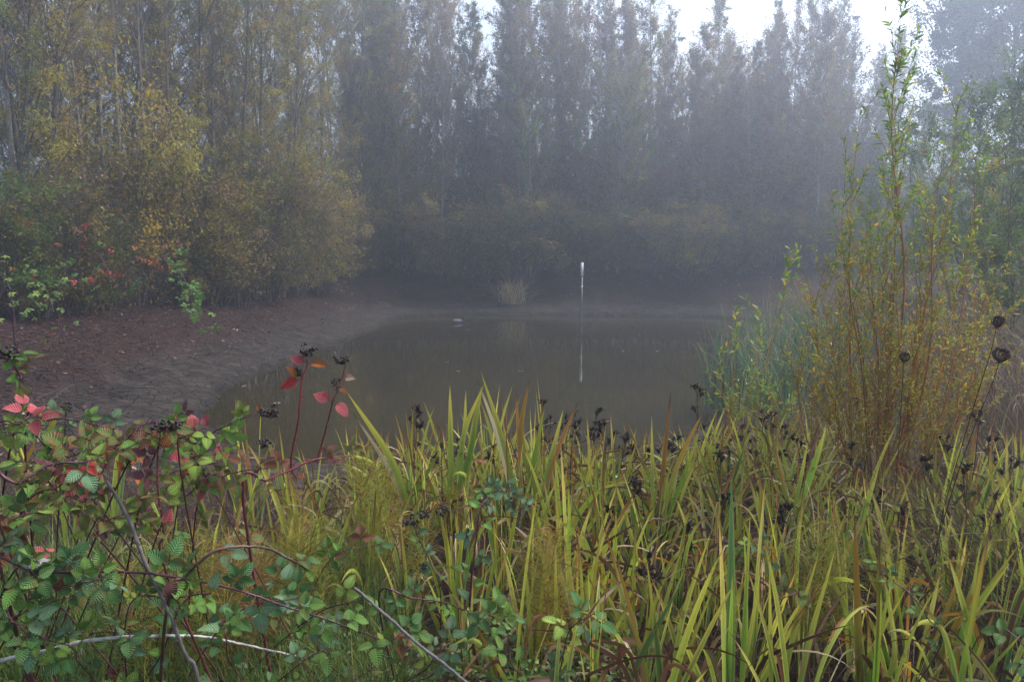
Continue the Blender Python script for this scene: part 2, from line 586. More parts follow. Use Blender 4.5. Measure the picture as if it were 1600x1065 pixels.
def make_tree(kind, H=13.0, r0=0.09, lo=0.2, nb=70, bl=2.0, up=(30, 60), tw=7, twl=0.5, nleaf=9000, ll=0.09, lw=0.045,
              palette=((OLIVE, YOL, BRN), (4, 3, 2)), bark=(0.36, 0.31, 0.27), nstem=1, spread=0.0, shape='cone', droop=0.0, wander=0.25, leafspread=0.10):
    K = 12
    s = np.linspace(0, 1, K)
    stems = []
    for i in range(nstem):
        a = U(0, 6.28)
        q = np.zeros((K, 3))
        q[:, 2] = s * H * (1 if i == 0 else U(0.7, 1.0))
        off = spread * (0 if nstem == 1 else 1)
        q[:, 0] += off * math.cos(a) * (0.08 + s ** 0.8) + wander * (np.cumsum(rng.normal(size=K)) * 0.25 * s)
        q[:, 1] += off * math.sin(a) * (0.08 + s ** 0.8) + wander * (np.cumsum(rng.normal(size=K)) * 0.25 * s)
        q[0, 2] = -0.15
        stems.append(q)
    stems = np.array(stems)
    t = MB()
    R = r0 * (1 - 0.93 * s ** 0.9)[None] * U(0.75, 1.0, (nstem, 1))
    tubes(t, stems, R, 7, np.array(bark) * U(0.8, 1.15, (nstem, 1)))
    # limbs
    N = nb
    si = rng.integers(0, nstem, N)
    u = lo + (0.985 - lo) * rng.random(N) ** 0.85
    p0, tg = at(stems, si, u)
    if shape == 'cone':
        f = np.clip((1 - u) / (1 - lo), 0, 1) ** 0.62 * np.clip(0.35 + 2.2 * (u - lo), 0, 1)
    elif shape == 'round':
        f = np.sqrt(np.clip(1 - ((u - 0.6) / 0.45) ** 2, 0.05, 1))
    else:
        f = 0.55 + 0.45 * (1 - u)
    L = bl * np.maximum(f, 0.12) * U(0.6, 1.15, N)
    az = rng.random(N) * 6.283
    th = np.radians(U(up[0], up[1], N))
    d0 = np.stack([np.cos(az) * np.sin(th), np.sin(az) * np.sin(th), np.cos(th)], -1)
    d0 = norm(d0 + 0.25 * tg)
    k = np.linspace(0, 1, 6)
    B = p0[:, None] + d0[:, None] * (L[:, None] * k[None])[..., None]
    bend = (0.25 - droop)
    B[:, :, 2] += bend * L[:, None] * k[None] ** 2
    B += (np.cumsum(rng.normal(size=(N, 6, 3)), 1) * 0.035 * L[:, None, None] * k[None, :, None])
    b = MB()
    br = np.maximum(0.16 * r0 * (0.3 + f), 0.006)
    tubes(b, B, br[:, None] * (1 - 0.75 * k)[None], 4, np.array(bark) * U(0.7, 1.05, (N, 1)))
    # twigs
    M_ = N * tw
    bi = np.repeat(np.arange(N), tw)
    p1, t1 = at(B, bi, U(0.15, 1, M_))
    d1 = norm(t1 + rng.normal(size=(M_, 3)) * 0.65 + np.array([0, 0, 0.25 - 1.2 * droop]))
    tl = twl * U(0.5, 1.3, M_) * np.clip(L[bi] / bl + 0.35, 0.4, 1.2)
    k3 = np.linspace(0, 1, 4)
    Tt = p1[:, None] + d1[:, None] * (tl[:, None] * k3)[..., None]
    Tt[:, :, 2] += (0.05 - 0.6 * droop) * tl[:, None] * k3[None] ** 2
    tubes(b, Tt, np.array([0.0045, 0.004, 0.003, 0.0015])[None] * (H / 13.0 * 0.5 + 0.5), 3, np.array(bark) * 0.8 * U(0.7, 1.1, (M_, 1)))
    # leaves, crowded on some twigs and missing on others
    c = MB()
    wgt = rng.gamma(0.6, 1.0, M_) * rng.gamma(2.2, 1.0, N)[bi]
    ti = rng.choice(M_, nleaf, p=wgt / wgt.sum())
    p2, t2 = at(Tt, ti, U(0.1, 1, nleaf))
    p2 = p2 + rng.normal(size=(nleaf, 3)) * leafspread * 0.5
    d2 = t2 + rng.normal(size=(nleaf, 3)) * 0.8 + np.array([0, 0, -0.3 - 1.5 * droop])
    # each limb keeps its own tint
    base = pal(*palette, N, 0.2)[bi[ti]]
    own = pal(*palette, nleaf, 0.25)
    leaves(c, p2, d2, ll * U(0.6, 1.3, nleaf), lw * U(0.6, 1.3, nleaf), base * 0.6 + own * 0.4)
    return {'trunk': t.mesh(kind + '_trunk', M_BARK), 'branches': b.mesh(kind + '_branches', M_BARK), 'crown': c.mesh(kind + '_crown', M_FAR)}


def spawn(name, cat, parts, loc, rotz=None, scale=1.0, label=None, group=None):
    o = thing(name, cat, loc, U(0, 6.28) if rotz is None else rotz, scale, label, group)
    for nm, me in parts.items():
        link(nm, me, o)
    return o


FARP = ((OLIVE, YOL, BRN, TAN), (3.5, 3, 2.5, 1.5))
SLIM = [make_tree('slim', 13, 0.085, 0.12, 140, 3.1, (24, 58), 8, 0.6, 17000, 0.085, 0.05, FARP),
        make_tree('slim', 13, 0.075, 0.16, 125, 2.9, (24, 55), 8, 0.6, 12000, 0.085, 0.05, ((OLIVE, BRN, TAN), (3, 3, 1.5))),
        make_tree('slim', 13, 0.09, 0.08, 140, 3.3, (26, 60), 8, 0.6, 19000, 0.085, 0.05, ((OLIVE, GRN, YOL), (4, 2, 2))),
        make_tree('slim', 13, 0.07, 0.2, 130, 2.7, (22, 52), 9, 0.55, 8500, 0.08, 0.045, ((BRN, TAN, OLIVE), (3, 2, 2))),
        make_tree('slim', 13, 0.08, 0.1, 140, 3.2, (24, 58), 8, 0.6, 17000, 0.085, 0.05, ((BRN, RUST, YOL, OLIVE), (3, 0.8, 3, 2)))]
BUSHY = [make_tree('bushy', 10, 0.07, 0.06, 130, 2.9, (30, 75), 8, 0.6, 19000, 0.085, 0.05, ((OLIVE, YOL, BRN), (4, 2, 2)), shape='round', nstem=2, spread=0.7),
         make_tree('bushy', 10, 0.07, 0.05, 120, 2.7, (30, 75), 8, 0.6, 15000, 0.085, 0.05, ((BRN, TAN, YOL, OLIVE), (3, 1.5, 2, 2)), shape='round', nstem=2, spread=0.7),
         make_tree('bushy', 10, 0.07, 0.05, 130, 2.9, (30, 75), 8, 0.6, 19000, 0.085, 0.05, ((GRN, OLIVE, DKG), (3, 3, 1)), shape='round', nstem=2, spread=0.6)]
RUSTY = make_tree('bushy', 10, 0.07, 0.05, 130, 2.8, (30, 75), 8, 0.6, 15000, 0.085, 0.05, ((RUST, BRN, GOLD, TAN), (1.5, 3, 2, 1)), shape='round', nstem=2, spread=0.7)
WILP = ((OLIVE, YOL, GRN, BRN, GOLD), (4, 3, 1.5, 1.2, 1.5))
WILLOW = [make_tree('willow', 13, 0.085, 0.10, 140, 2.6, (25, 65), 8, 0.6, 22000, 0.085, 0.022, WILP, (0.13, 0.115, 0.10), 2, 1.2, 'col', 0.22),
          make_tree('willow', 13, 0.08, 0.28, 95, 2.1, (25, 65), 8, 0.55, 8000, 0.085, 0.022, ((OLIVE, YOL, BRN), (3, 2, 2)), (0.23, 0.20, 0.17), 1, 0, 'col', 0.2),
          make_tree('willow', 13, 0.075, 0.12, 130, 2.6, (25, 65), 8, 0.55, 18000, 0.08, 0.024, ((YOL, OLIVE, BRN), (3, 3, 2)), (0.12, 0.105, 0.09), 2, 0.8, 'col', 0.15),
          make_tree('willow', 13, 0.07, 0.36, 85, 1.9, (20, 55), 8, 0.5, 5000, 0.08, 0.022, ((OLIVE, BRN), (2, 1)), (0.20, 0.175, 0.15), 1, 0, 'col', 0.12)]


def shrub(palette, H=3.0, nleaf=9000, bl=1.1, ns=9, sp=0.9, ll=0.07, lw=0.036, bark=GREYTW, nb=120, tw=8):
    return make_tree('shrub', H, 0.026, 0.02, nb + 40, bl, (35, 95), tw, 0.42, nleaf, ll, lw, palette, bark, ns, sp, 'col', 0.16, 0.4, 0.12)


SH_YEL = [shrub(((GOLD, YOL, OLIVE, BRN), (3, 4, 3, 1))), shrub(((YOL, OLIVE, BRN), (3, 3, 2)))]
SH_BRN = [shrub(((BRN, OLIVE, TAN, YOL), (3, 3, 1.5, 2)), nleaf=7500), shrub(((TAN, BRN, OLIVE), (2, 2, 3)), nleaf=5500)]
SH_DRK = [shrub(((DKG, GRN, OLIVE), (3, 2, 1)), nleaf=9000), shrub(((DKG, OLIVE, BRN), (2, 3, 1)), nleaf=8000)]
SH_RED = [shrub(((RUST, BRN, DKG), (3, 2, 3)), nleaf=5000)]
SH_TWG = [shrub(((BRN, TAN), (1, 1)), nleaf=1600, nb=170, tw=10)]


def top_scale(loc, D, ytop, H0):
    return (2.4 + D * (HORIZON - ytop) / F - loc[2]) / H0


# far bank: the row whose tops stand against the sky
far_list = [(585, 36, -60, 2), (622, 37, -40, 0), (655, 36, -20, 1), (604, 39, -30, 4), (640, 40, -20, 1), (674, 38, -10, 0), (712, 39, -10, 1), (748, 39, 70, 4), (800, 36, -20, 4), (832, 38, -20, 1), (868, 37, 0, 4), (900, 39, -30, 0), (935, 37, 30, 1), (986, 38, 20, 0), (1026, 38, 40, 1), (1060, 39, 110, 1), (1125, 40, 70, 0), (1184, 39, 70, 4), (1213, 38, 40, 0), (1246, 38, 20, 4), (1296, 39, 70, 0), (692, 35, -40, 3), (728, 37, 30, 2), (785, 38, -10, 1), (812, 35, -30, 0), (852, 36, -50, 0),
            (880, 39, 10, 1), (918, 36, -35, 3), (948, 38, 0, 1), (966, 36, -20, 3), (1008, 37, -12, 4), (1040, 40, 75, 1), (1075, 38, 95, 4), (1110, 38, 5, 0),
            (1140, 37, 95, 4), (1168, 38, 85, 4), (1198, 37, 10, 3), (1228, 39, 5, 3), (1262, 37, -15, 3), (1282, 40, 10, 1), (1312, 41, 60, 1)]
for px, D, yt, k in far_list:
    g = on_ground(px, D)
    o = spawn('slim_tree', 'tree', SLIM[k], g, None, 1.0)
    s = top_scale(g, D, yt, 13.0)
    o.scale = (s * U(0.85, 1.05), s * U(0.85, 1.05), s)
    pl = 'left of the far grass tuft' if px < 750 else ('behind the striped pole' if px < 1000 else 'below the bright sky gap' if px < 1190 else 'right of the bright sky gap')
    in_cell(o, 'tall slim tree', 'tall slim trees', pl, px)
# lower trees that fill the wood behind the far bank
for i, px in enumerate(np.linspace(540, 1350, 46)):
    D = U(33.5, 47)
    px = px + U(-12, 12)
    g = on_ground(px, D)
    if 1030 < px < 1250 and i % 2:
        o = spawn('bushy_tree', 'tree', RUSTY, g)
        s = top_scale(g, D, U(110, 260), 10.0)
        o.scale = (s * 1.05, s * 1.05, s)
    elif i % 5 == 0:
        o = spawn('bushy_tree', 'tree', SLIM[int(rng.integers(0, 5))], g)
        s = top_scale(g, D, U(40, 130), 13.0)
        o.scale = (s * 1.2, s * 1.2, s)
    else:
        o = spawn('bushy_tree', 'tree', BUSHY[int(rng.choice([0, 0, 1, 1, 2]))], g)
        s = top_scale(g, D, U(130, 250), 10.0)
        o.scale = (s * 1.05, s * 1.05, s)
    pl = 'left of the far grass tuft' if px < 720 else ('between grass tuft and striped pole' if px < 900 else 'right of the striped pole' if px < 1030 else 'below the bright gap' if px < 1200 else 'at the fogged right end')
    in_cell(o, 'shorter bushy tree', 'shorter bushy trees', pl, px)
# undergrowth deeper in the far wood
for i, px in enumerate(np.linspace(560, 1360, 26)):
    D = U(36, 43)
    g = on_ground(px, D)
    s = top_scale(g, D, U(240, 300), 3.0)
    o = spawn('bank_shrub', 'shrub', (SH_BRN + SH_DRK)[int(rng.integers(0, 4))], g, None, (s * 1.3, s * 1.3, s))
    pl = 'behind the grass tuft' if px < 860 else 'behind the striped pole' if px < 1060 else 'deep at right'
    in_cell(o, 'dim undergrowth bush', 'dim undergrowth bushes', pl, px)
# shrubs along the far bank
for i, px in enumerate(np.linspace(600, 1330, 24)):
    D = U(32.3, 34) if i % 2 else U(33.5, 36)
    px = px + U(-10, 10)
    g = on_ground(px, D)
    dk = (SH_BRN + SH_DRK + SH_DRK + SH_YEL)[int(rng.integers(0, 8))]
    s = top_scale(g, D, U(300, 350), 3.0)
    o = spawn('bank_shrub', 'shrub', dk, g, None, (s * 1.25, s * 1.25, s))
    pl = 'left of the grass tuft' if px < 770 else ('near the striped pole' if px < 960 else 'right of the striped pole' if px < 1150 else 'behind the right end of the pond')
    in_cell(o, 'low far-bank shrub', 'low far-bank shrubs', pl, px)

# left bank trees
def left_line(px):
    """depth at which the thicket begins in a column of the photograph"""
    xb = np.interp(px, [-60, 250, 420, 540, 640], [-9.3, -9.0, -7.6, -7.2, -6.0])
    return -xb * F / (800 - px)


left_list = [(10, 12.0, 0), (38, 12.5, 1), (70, 15, 2), (104, 13.2, 1), (148, 13.0, 1), (178, 17, 3), (205, 14.5, 3), (243, 18, 3), (258, 15, 1), (282, 14.5, 3), (300, 17, 2),
             (345, 16, 1), (372, 19, 0), (398, 18, 2), (440, 19, 0), (470, 22, 2), (500, 21.5, 0), (528, 24, 1), (556, 25, 2), (575, 27, 0), (602, 28, 2)]
for px, D, k in left_list:
    D = max(D, left_line(px) + 1.0)
    g = on_ground(px, D)
    s = U(0.95, 1.2)
    o = spawn('willow_tree', 'tree', WILLOW[k], g, None, s)
    if px > 420:
        s = top_scale(g, D, U(-120, -20), 13.0); o.scale = (s, s, s)
    pl = 'by the left picture edge' if px < 160 else ('behind the yellow shrub on the left bank' if px < 310 else 'behind the brown thicket on the left bank' if px < 460 else 'where the left bank fades into fog')
    in_cell(o, 'thin grey-trunked tree', 'thin grey-trunked trees', pl, px)
for i, px in enumerate(np.linspace(-60, 560, 30)):
    px = px + U(-12, 12)
    D = max(U(19, 25) if px < 300 else U(24, 31), left_line(px) + 3)
    g = on_ground(px, D)
    o = spawn('willow_tree', 'tree', WILLOW[int(rng.integers(0, 4))], g, None, U(0.75, 1.05))
    pl = 'beyond the left bank' if px < 130 else ('deep behind the yellow shrub' if px < 320 else 'deep behind the brown thicket' if px < 450 else 'where the left bank fogs over')
    in_cell(o, 'distant thin tree', 'distant thin trees', pl, px)
# left bank shrubs: column, depth, top row, kind
sh_list = [(-20, 9.6, 250, SH_DRK[0], 'dark green'), (30, 10.3, 330, SH_RED[0], 'red-leaved'), (70, 10.6, 300, SH_DRK[1], 'dark green'), (125, 11.2, 345, SH_DRK[0], 'dark green'),
           (100, 11.6, 310, SH_RED[0], 'red-leaved'), (165, 12.2, 225, SH_YEL[1], 'yellow-green'), (215, 12.4, 130, SH_YEL[0], 'yellow-green'), (285, 12.9, 245, SH_YEL[0], 'yellow-green'), (180, 11.6, 330, SH_TWG[0], 'bare twiggy'),
           (250, 12.2, 330, SH_TWG[0], 'bare twiggy'), (330, 14.0, 300, SH_BRN[0], 'brown'), (375, 14.6, 260, SH_BRN[1], 'brown'), (352, 13.6, 360, SH_TWG[0], 'bare twiggy'), (425, 16.3, 280, SH_BRN[0], 'brown'), (470, 18.2, 290, SH_BRN[1], 'brown'),
           (300, 16.0, 220, SH_DRK[1], 'dark green'), (350, 18.0, 230, SH_TWG[0], 'bare twiggy'), (510, 20.5, 300, SH_BRN[0], 'brown'), (430, 20.5, 240, SH_DRK[1], 'dark green'), (545, 23.5, 305, SH_BRN[1], 'brown'), (575, 26, 310, SH_BRN[0], 'brown'),
           (500, 24, 260, SH_YEL[1], 'yellow-green'), (600, 29, 300, SH_YEL[1], 'yellow-green'), (640, 31, 320, SH_TWG[0], 'bare twiggy'), (60, 13.5, 260, SH_TWG[0], 'bare twiggy')]
for px, D, yt, parts, nm in sh_list:
    D = max(D - 3.5, left_line(px)) if D < 15 else max(D, left_line(px) + 0.4)
    g = on_ground(px, D)
    s = top_scale(g, D, yt, 3.0)
    w = max(0.75, min(s * 1.15, 1.35))
    o = spawn('bank_shrub', 'shrub', parts, g, None, (w, w, s))
    pl = 'at the far left of the bank' if px < 140 else ('above the hanging bramble' if px < 345 else 'along the middle of the left bank' if px < 490 else 'where the left bank meets the far bank')
    in_cell(o, nm + ' shrub', nm + ' shrubs', pl, px)

# right side
BROAD = make_tree('broad', 14, 0.16, 0.25, 110, 4.6, (35, 80), 9, 0.9, 30000, 0.17, 0.12, ((DKG, GRN, OLIVE), (3, 2, 1)), (0.09, 0.08, 0.07), 1, 0, 'round', 0.05, 0.5, 0.3)
RIGHTW = [make_tree('greenwillow', 4.5, 0.03, 0.1, 130, 1.2, (25, 70), 8, 0.5, 12000, 0.095, 0.024, ((GRN, DKG, OLIVE), (4, 2, 1)), (0.09, 0.075, 0.06), 8, 1.1, 'col', 0.10, 0.3, 0.06),
          make_tree('greenwillow', 4.5, 0.03, 0.1, 120, 1.1, (25, 70), 8, 0.45, 10000, 0.085, 0.024, ((GRN, OLIVE, YOL), (4, 2, 0.6)), (0.09, 0.07, 0.055), 7, 1.0, 'col', 0.10, 0.3, 0.06)]
for px, D, yt, lb in ((1560, 40, -110, 'tall broad-leaved tree dim in the fog at top right'), (1470, 46, 10, 'smaller broad-leaved tree dim in fog left of the tall one'), (1660, 36, -90, 'broad dark tree cut by the right picture edge in fog')):
    g = on_ground(px, D)
    s = top_scale(g, D, yt, 14.0)
    spawn('broad_tree', 'tree', BROAD, g, None, s, lb, 'broad-leaved trees in the fog at right')
for px, D, yt, k in ((1345, 46, 90, 1), (1385, 52, 60, 0), (1420, 44, 170, 2), (1465, 40, 210, 2), (1360, 38, 250, 2)):
    g = on_ground(px, D)
    s = top_scale(g, D, yt, 13.0)
    o = spawn('slim_tree', 'tree', SLIM[k], g, None, (s * 1.2, s * 1.2, s))
    in_cell(o, 'fog-faded tree', 'fog-faded trees', 'behind the tip of the willow bush', px)
for px, D, yt, k in ((1600, 12.5, 95, 0), (1535, 13.5, 130, 0), (1650, 11, 120, 0), (1490, 17, 200, 0), (1440, 20, 250, 1), (1390, 22, 290, 0), (1330, 25, 320, 1), (1615, 8.2, 260, 1), (1570, 10.5, 330, 1)):
    g = on_ground(px, D)
    s = top_scale(g, D, yt, 4.5)
    o = spawn('green_willow', 'shrub', RIGHTW[k], g, None, (min(s, 1.2), min(s, 1.2), s))
    in_cell(o, 'green willow thicket', 'green willow thickets', 'behind the yellow willow bush at right', px)

# ------------------------------------------------------------------ reeds, dry grass, far grass tuft
def tuft(n, L, W, cols, w, lean, bend, base_r=0.12, K=9, nc=3, fold=0.25, mat=None, tip=None):
    mb = MB()
    az = rng.random(n) * 6.283
    bx = rng.normal(size=(n, 2)) * base_r
    Ls = U(L[0], L[1], n)
    a0 = np.radians(np.abs(rng.normal(size=n)) * lean)
    be = np.radians(U(bend[0], bend[1], n))
    s = np.linspace(0, 1, K)
    th = a0[:, None] + be[:, None] * s[None] ** 2
    ds = Ls[:, None] / (K - 1)
    r = np.concatenate([np.zeros((n, 1)), np.cumsum(np.sin(th[:, :-1]) * ds, 1)], 1)
    z = np.concatenate([np.zeros((n, 1)), np.cumsum(np.cos(th[:, :-1]) * ds, 1)], 1)
    Pt = np.stack([bx[:, :1] + r * np.cos(az)[:, None], bx[:, 1:] + r * np.sin(az)[:, None], z - 0.03], -1)
    sd_ = np.stack([-np.sin(az), np.cos(az), 0 * az], -1)[:, None] + rng.normal(size=(n, 1, 3)) * 0.35
    C = np.repeat(pal(cols, w, n, 0.2)[:, None], K, 1)
    if tip is not None:
        t = smooth(0.6, 1.0, s)[None, :, None] * U(0, 1, (n, 1, 1))
        C = C * (1 - t) + np.array(tip) * t
    ribbons(mb, Pt, sd_, U(W[0], W[1], n)[:, None] * (1 - s ** 2.2)[None] + 0.0004, C, nc, fold)
    return mb.mesh('tuft', mat or M_GRASS)


BLUEG = (0.085, 0.165, 0.095)
REED = [tuft(70, (1.0, 1.7), (0.007, 0.012), (BLUEG, (0.10, 0.17, 0.07), TAN), (5, 3, 0.7), 10, (10, 110), 0.22, tip=(0.25, 0.2, 0.1)),
        tuft(60, (0.9, 1.5), (0.007, 0.011), (BLUEG, (0.13, 0.18, 0.08), TAN), (4, 3, 1), 14, (20, 120), 0.25, tip=(0.25, 0.2, 0.1))]
DRYR = [tuft(110, (1.1, 1.9), (0.004, 0.008), ((0.26, 0.19, 0.11), (0.20, 0.13, 0.08), (0.16, 0.13, 0.06)), (3, 3, 1), 9, (20, 140), 0.28, tip=(0.3, 0.22, 0.14)),
        tuft(130, (0.7, 1.25), (0.003, 0.006), ((0.20, 0.13, 0.085), (0.14, 0.09, 0.06), (0.22, 0.17, 0.09)), (3, 3, 1), 14, (40, 150), 0.3, tip=(0.28, 0.2, 0.13))]
reed_spots = [(1150, 10.6), (1185, 9.6), (1215, 9.0), (1250, 9.4), (1175, 11.6), (1215, 10.8), (1255, 11.2), (1295, 10.2), (1200, 12.8), (1240, 12.6), (1280, 12.4), (1330, 11.5), (1190, 14.6), (1225, 15), (1265, 14.6), (1310, 13.8),
              (1210, 17.4), (1245, 17.8), (1180, 16.6), (1360, 9.5), (1410, 9.0), (1460, 8.6), (1235, 20.5), (1205, 20)]
for i, (px, D) in enumerate(reed_spots):
    g = on_ground(px, D)
    s = U(0.8, 1.05)
    o = spawn('reed_clump', 'reeds', {'leaves': REED[i % 2]}, g, None, s)
    row = 'nearest the camera' if D < 10.9 else 'in the middle of the reed bed' if D < 14 else 'farthest back in the reed bed'
    in_cell(o, 'blue-green reed clump', 'blue-green reed clumps', row, px)
for i, (px, D, k, s) in enumerate([(1245, 19.5, 0, 1.0), (1275, 18.6, 0, 1.1), (1305, 17.8, 0, 1.05), (1260, 21.5, 0, 1.1), (1330, 19, 0, 1.0), (1290, 16.2, 0, 0.95), (1350, 16, 0, 0.95),
                                   (1500, 8.2, 1, 1.0), (1535, 7.4, 1, 1.1), (1570, 7.0, 1, 1.15), (1605, 7.2, 1, 1.2), (1560, 8.6, 1, 1.2), (1520, 9.6, 1, 1.2), (1595, 9.4, 1, 1.3), (1480, 7.0, 1, 0.9), (1590, 6.0, 1, 1.0), (1540, 6.2, 1, 0.9), (1450, 7.6, 1, 1.0)]):
    g = on_ground(px, D)
    o = spawn('dry_reed_clump', 'dry reeds', {'stalks': DRYR[k]}, g, None, s)
    in_cell(o, 'tan dry reed clump' if k == 0 else 'brown withered grass clump', 'tan dry reed clumps' if k == 0 else 'brown withered grass clumps', 'behind the blue-green reeds' if k == 0 else 'below the dry seed heads at right', px)
SEDGE = tuft(170, (0.9, 1.5), (0.006, 0.011), ((0.40, 0.33, 0.20), (0.30, 0.24, 0.12), (0.18, 0.16, 0.07)), (4, 3, 1.5), 30, (30, 95), 0.2)
spawn('sedge_tuft', 'grass tuft', {'leaves': SEDGE}, on_ground(799, 30.6), 0.4, (1.45, 1.45, 1.05), 'pale arching sedge tuft on the far bank left of the striped pole')

# striped gauge pole standing in the water
D = 26.0
base = P(908.5, 400 + 2.4 * F / D, D); base[2] = 0
po = thing('gauge_pole', 'pole', base - np.array([0, 0, 0.45]), 0, 1, 'thin gauge pole with white top standing in the pond before the far bank')
hz_ = 0.45
H_ = P(908.5, 410, D)[2]
ys = [410, 431, 446, 449.5, 486, 510]
zs = [P(908.5, y, D)[2] for y in ys]
def ring(z0, z1, r, c, name, mat):
    b = MB()
    tubes(b, np.array([[0, 0, z0], [0, 0, z0 + 0.001], [0, 0, z1 - 0.001], [0, 0, z1]]), np.array([[r * 0.02, r, r, r * 0.02]]), 12, c)
    return b.mesh(name, mat)
M_POLE = paint('pole_paint')
link('shaft', ring(0, hz_ + zs[1] - 0.01, 0.030, (0.22, 0.22, 0.22), 'shaft', M_POLE), po)
link('white_cap', ring(hz_ + zs[1], hz_ + zs[0], 0.048, (0.82, 0.82, 0.82), 'white_cap', M_POLE), po)
link('white_band', ring(hz_ + zs[3], hz_ + zs[2], 0.036, (0.75, 0.75, 0.75), 'white_band', M_POLE), po)
link('scale_band', ring(hz_ + zs[4], hz_ + zs[3] - 0.02, 0.031, (0.17, 0.165, 0.16), 'scale_band', M_POLE), po)

# duck on the pond
D = 25.6
dk = P(716, 400 + 2.4 * F / D, D); dk[2] = 0
du = thing('duck', 'duck', dk, 0, 1.0, 'small grey duck with a dark head floating near the far bank')
b = MB()
K = 14
sx_ = np.linspace(0, 1, K)
body = np.stack([-0.2 + 0.4 * sx_, 0 * sx_, 0.05 + 0.05 * (1 - sx_) ** 3 + 0.10 * smooth(0.78, 1, sx_)], -1)
rb = 0.085 * np.sin(np.pi * np.clip(sx_ * 0.92 + 0.05, 0, 1)) ** 0.6 * (1 - 0.45 * smooth(0.7, 1, sx_)); rb[0] = 0.006
tubes(b, body, rb[None], 12, np.stack([np.array((0.20, 0.20, 0.20)) * (1 - t) + np.array((0.10, 0.10, 0.11)) * t for t in sx_])[None])
link('body', b.mesh('body', M_BERRY), du)
b = MB()
ball(b, (0.20, 0, 0.20), (0.045, 0.036, 0.038), (0.03, 0.035, 0.03), 12, 8)
tubes(b, np.array([[0.18, 0, 0.12], [0.195, 0, 0.16], [0.2, 0, 0.2]]), np.array([[0.036, 0.03, 0.026]]), 10, (0.035, 0.04, 0.035))
tubes(b, np.array([[0.235, 0, 0.195], [0.26, 0, 0.19], [0.285, 0, 0.186]]), np.array([[0.014, 0.012, 0.003]]), 8, (0.12, 0.11, 0.05))
link('head', b.mesh('head', M_BERRY), du)

# pale leaves afloat on the pond
FL = MB()
leaves(FL, np.array([[-0.04, 0, 0.006], [0.03, 0.01, 0.006]]), np.array([[1, 0.2, 0], [0.3, 1, 0]], float), 0.07, 0.04, np.array([[0.5, 0.45, 0.38], [0.4, 0.33, 0.22]]), np.array([[0, 0, 1.0], [0, 0, 1.0]]))
FLm = FL.mesh('leaf', M_GRASS)
for px, py in ((732, 515), (718, 581), (811, 581), (973, 549), (1113, 604), (523, 551), (700, 566), (381, 605), (436, 632), (1027, 549), (1090, 520), (771, 488)):
    D = 2.4 * F / (py - HORIZON)
    p = P(px, py, D); p[2] = 0.004
    o = link('floating_leaf', FLm); o.location = p; o.rotation_euler = (0, 0, U(0, 6))
    o.scale = (1.1,) * 3
    tag(o, None, 'leaf'); in_cell(o, 'pale fallen leaf afloat', 'pale fallen leaves afloat', 'on the left half of the pond' if px < 790 else 'on the right half of the pond', px)

# fallen leaves and twigs on the banks (nobody could count them)
N = 110000
x = U(-13, 13, N); y = U(6, 38, N)
d = pond_distance(x, y)
keep = (d > 0.2) & (d < 9) & ((x < -2.5) | (y > 27)) & (rng.random(N) < smooth(0.6, 3.0, d) * np.clip(17 / y, 0.4, 1) + 0.04)
x, y = x[keep], y[keep]
z = ground_z(x, y)
N = len(x)
mb = MB()
p = np.stack([x, y, z + U(0.006, 0.03, N)], -1)
leaves(mb, p, np.stack([rng.normal(size=N), rng.normal(size=N), rng.normal(size=N) * 0.25], -1), U(0.04, 0.11, N), U(0.025, 0.065, N),
       pal(((0.085, 0.035, 0.024), (0.14, 0.068, 0.045), (0.03, 0.015, 0.012), (0.5, 0.4, 0.3), (0.15, 0.045, 0.02)), (4, 3, 5, 0.5, 1), N, 0.35), np.stack([rng.normal(size=N) * 0.3, rng.normal(size=N) * 0.3, np.ones(N)], -1))
tag(link('fallen_leaves', mb.mesh('fallen_leaves', M_GRASS)), 'brown fallen leaves scattered over the muddy banks', 'leaf litter', None, 'stuff')
# dry twigs lying on the bank
def twig_pile(n, r, L, c):
    b = MB()
    a = rng.random(n) * 6.283
    p0 = np.stack([rng.normal(size=n) * r, rng.normal(size=n) * r, U(0.01, 0.12, n)], -1)
    k = np.linspace(0, 1, 6)
    d_ = np.stack([np.cos(a), np.sin(a), U(-0.1, 0.35, n)], -1)
    Q = p0[:, None] + d_[:, None] * (U(L[0], L[1], n)[:, None] * k)[..., None] + np.cumsum(rng.normal(size=(n, 6, 3)), 1) * 0.02
    Q[:, :, 2] -= 0.25 * k[None] ** 2 * U(0, 1, (n, 1))
    Q[:, :, 2] = np.maximum(Q[:, :, 2], 0.012)
    tubes(b, Q, np.linspace(0.007, 0.002, 6)[None], 4, pal((c,), (1,), n, 0.25))
    return b.mesh('twigs', M_DRY)
TP = [twig_pile(18, 0.07, (0.3, 0.8), (0.075, 0.06, 0.05)), twig_pile(14, 0.05, (0.25, 0.7), (0.06, 0.045, 0.037))]
for i, (px, D) in enumerate(((40, 8.6), (85, 9.6), (180, 10.6), (60, 10.4), (215, 12.2), (330, 15), (460, 19.5), (640, 29.6), (15, 7.6), (70, 7.9))):
    o = spawn('twig_heap', 'twigs', {'twigs': TP[i % 2]}, on_ground(px, D))
    in_cell(o, 'heap of dry brown twigs', 'heaps of dry brown twigs', 'on the left mud bank', px)

# ------------------------------------------------------------------ iris stand
IG, IY, IB, IO, IDK = np.array((0.16, 0.30, 0.032)), np.array((0.52, 0.46, 0.065)), np.array((0.15, 0.065, 0.03)), np.array((0.34, 0.17, 0.025)), np.array((0.05, 0.13, 0.03))
ITAN = np.array((0.52, 0.42, 0.25))


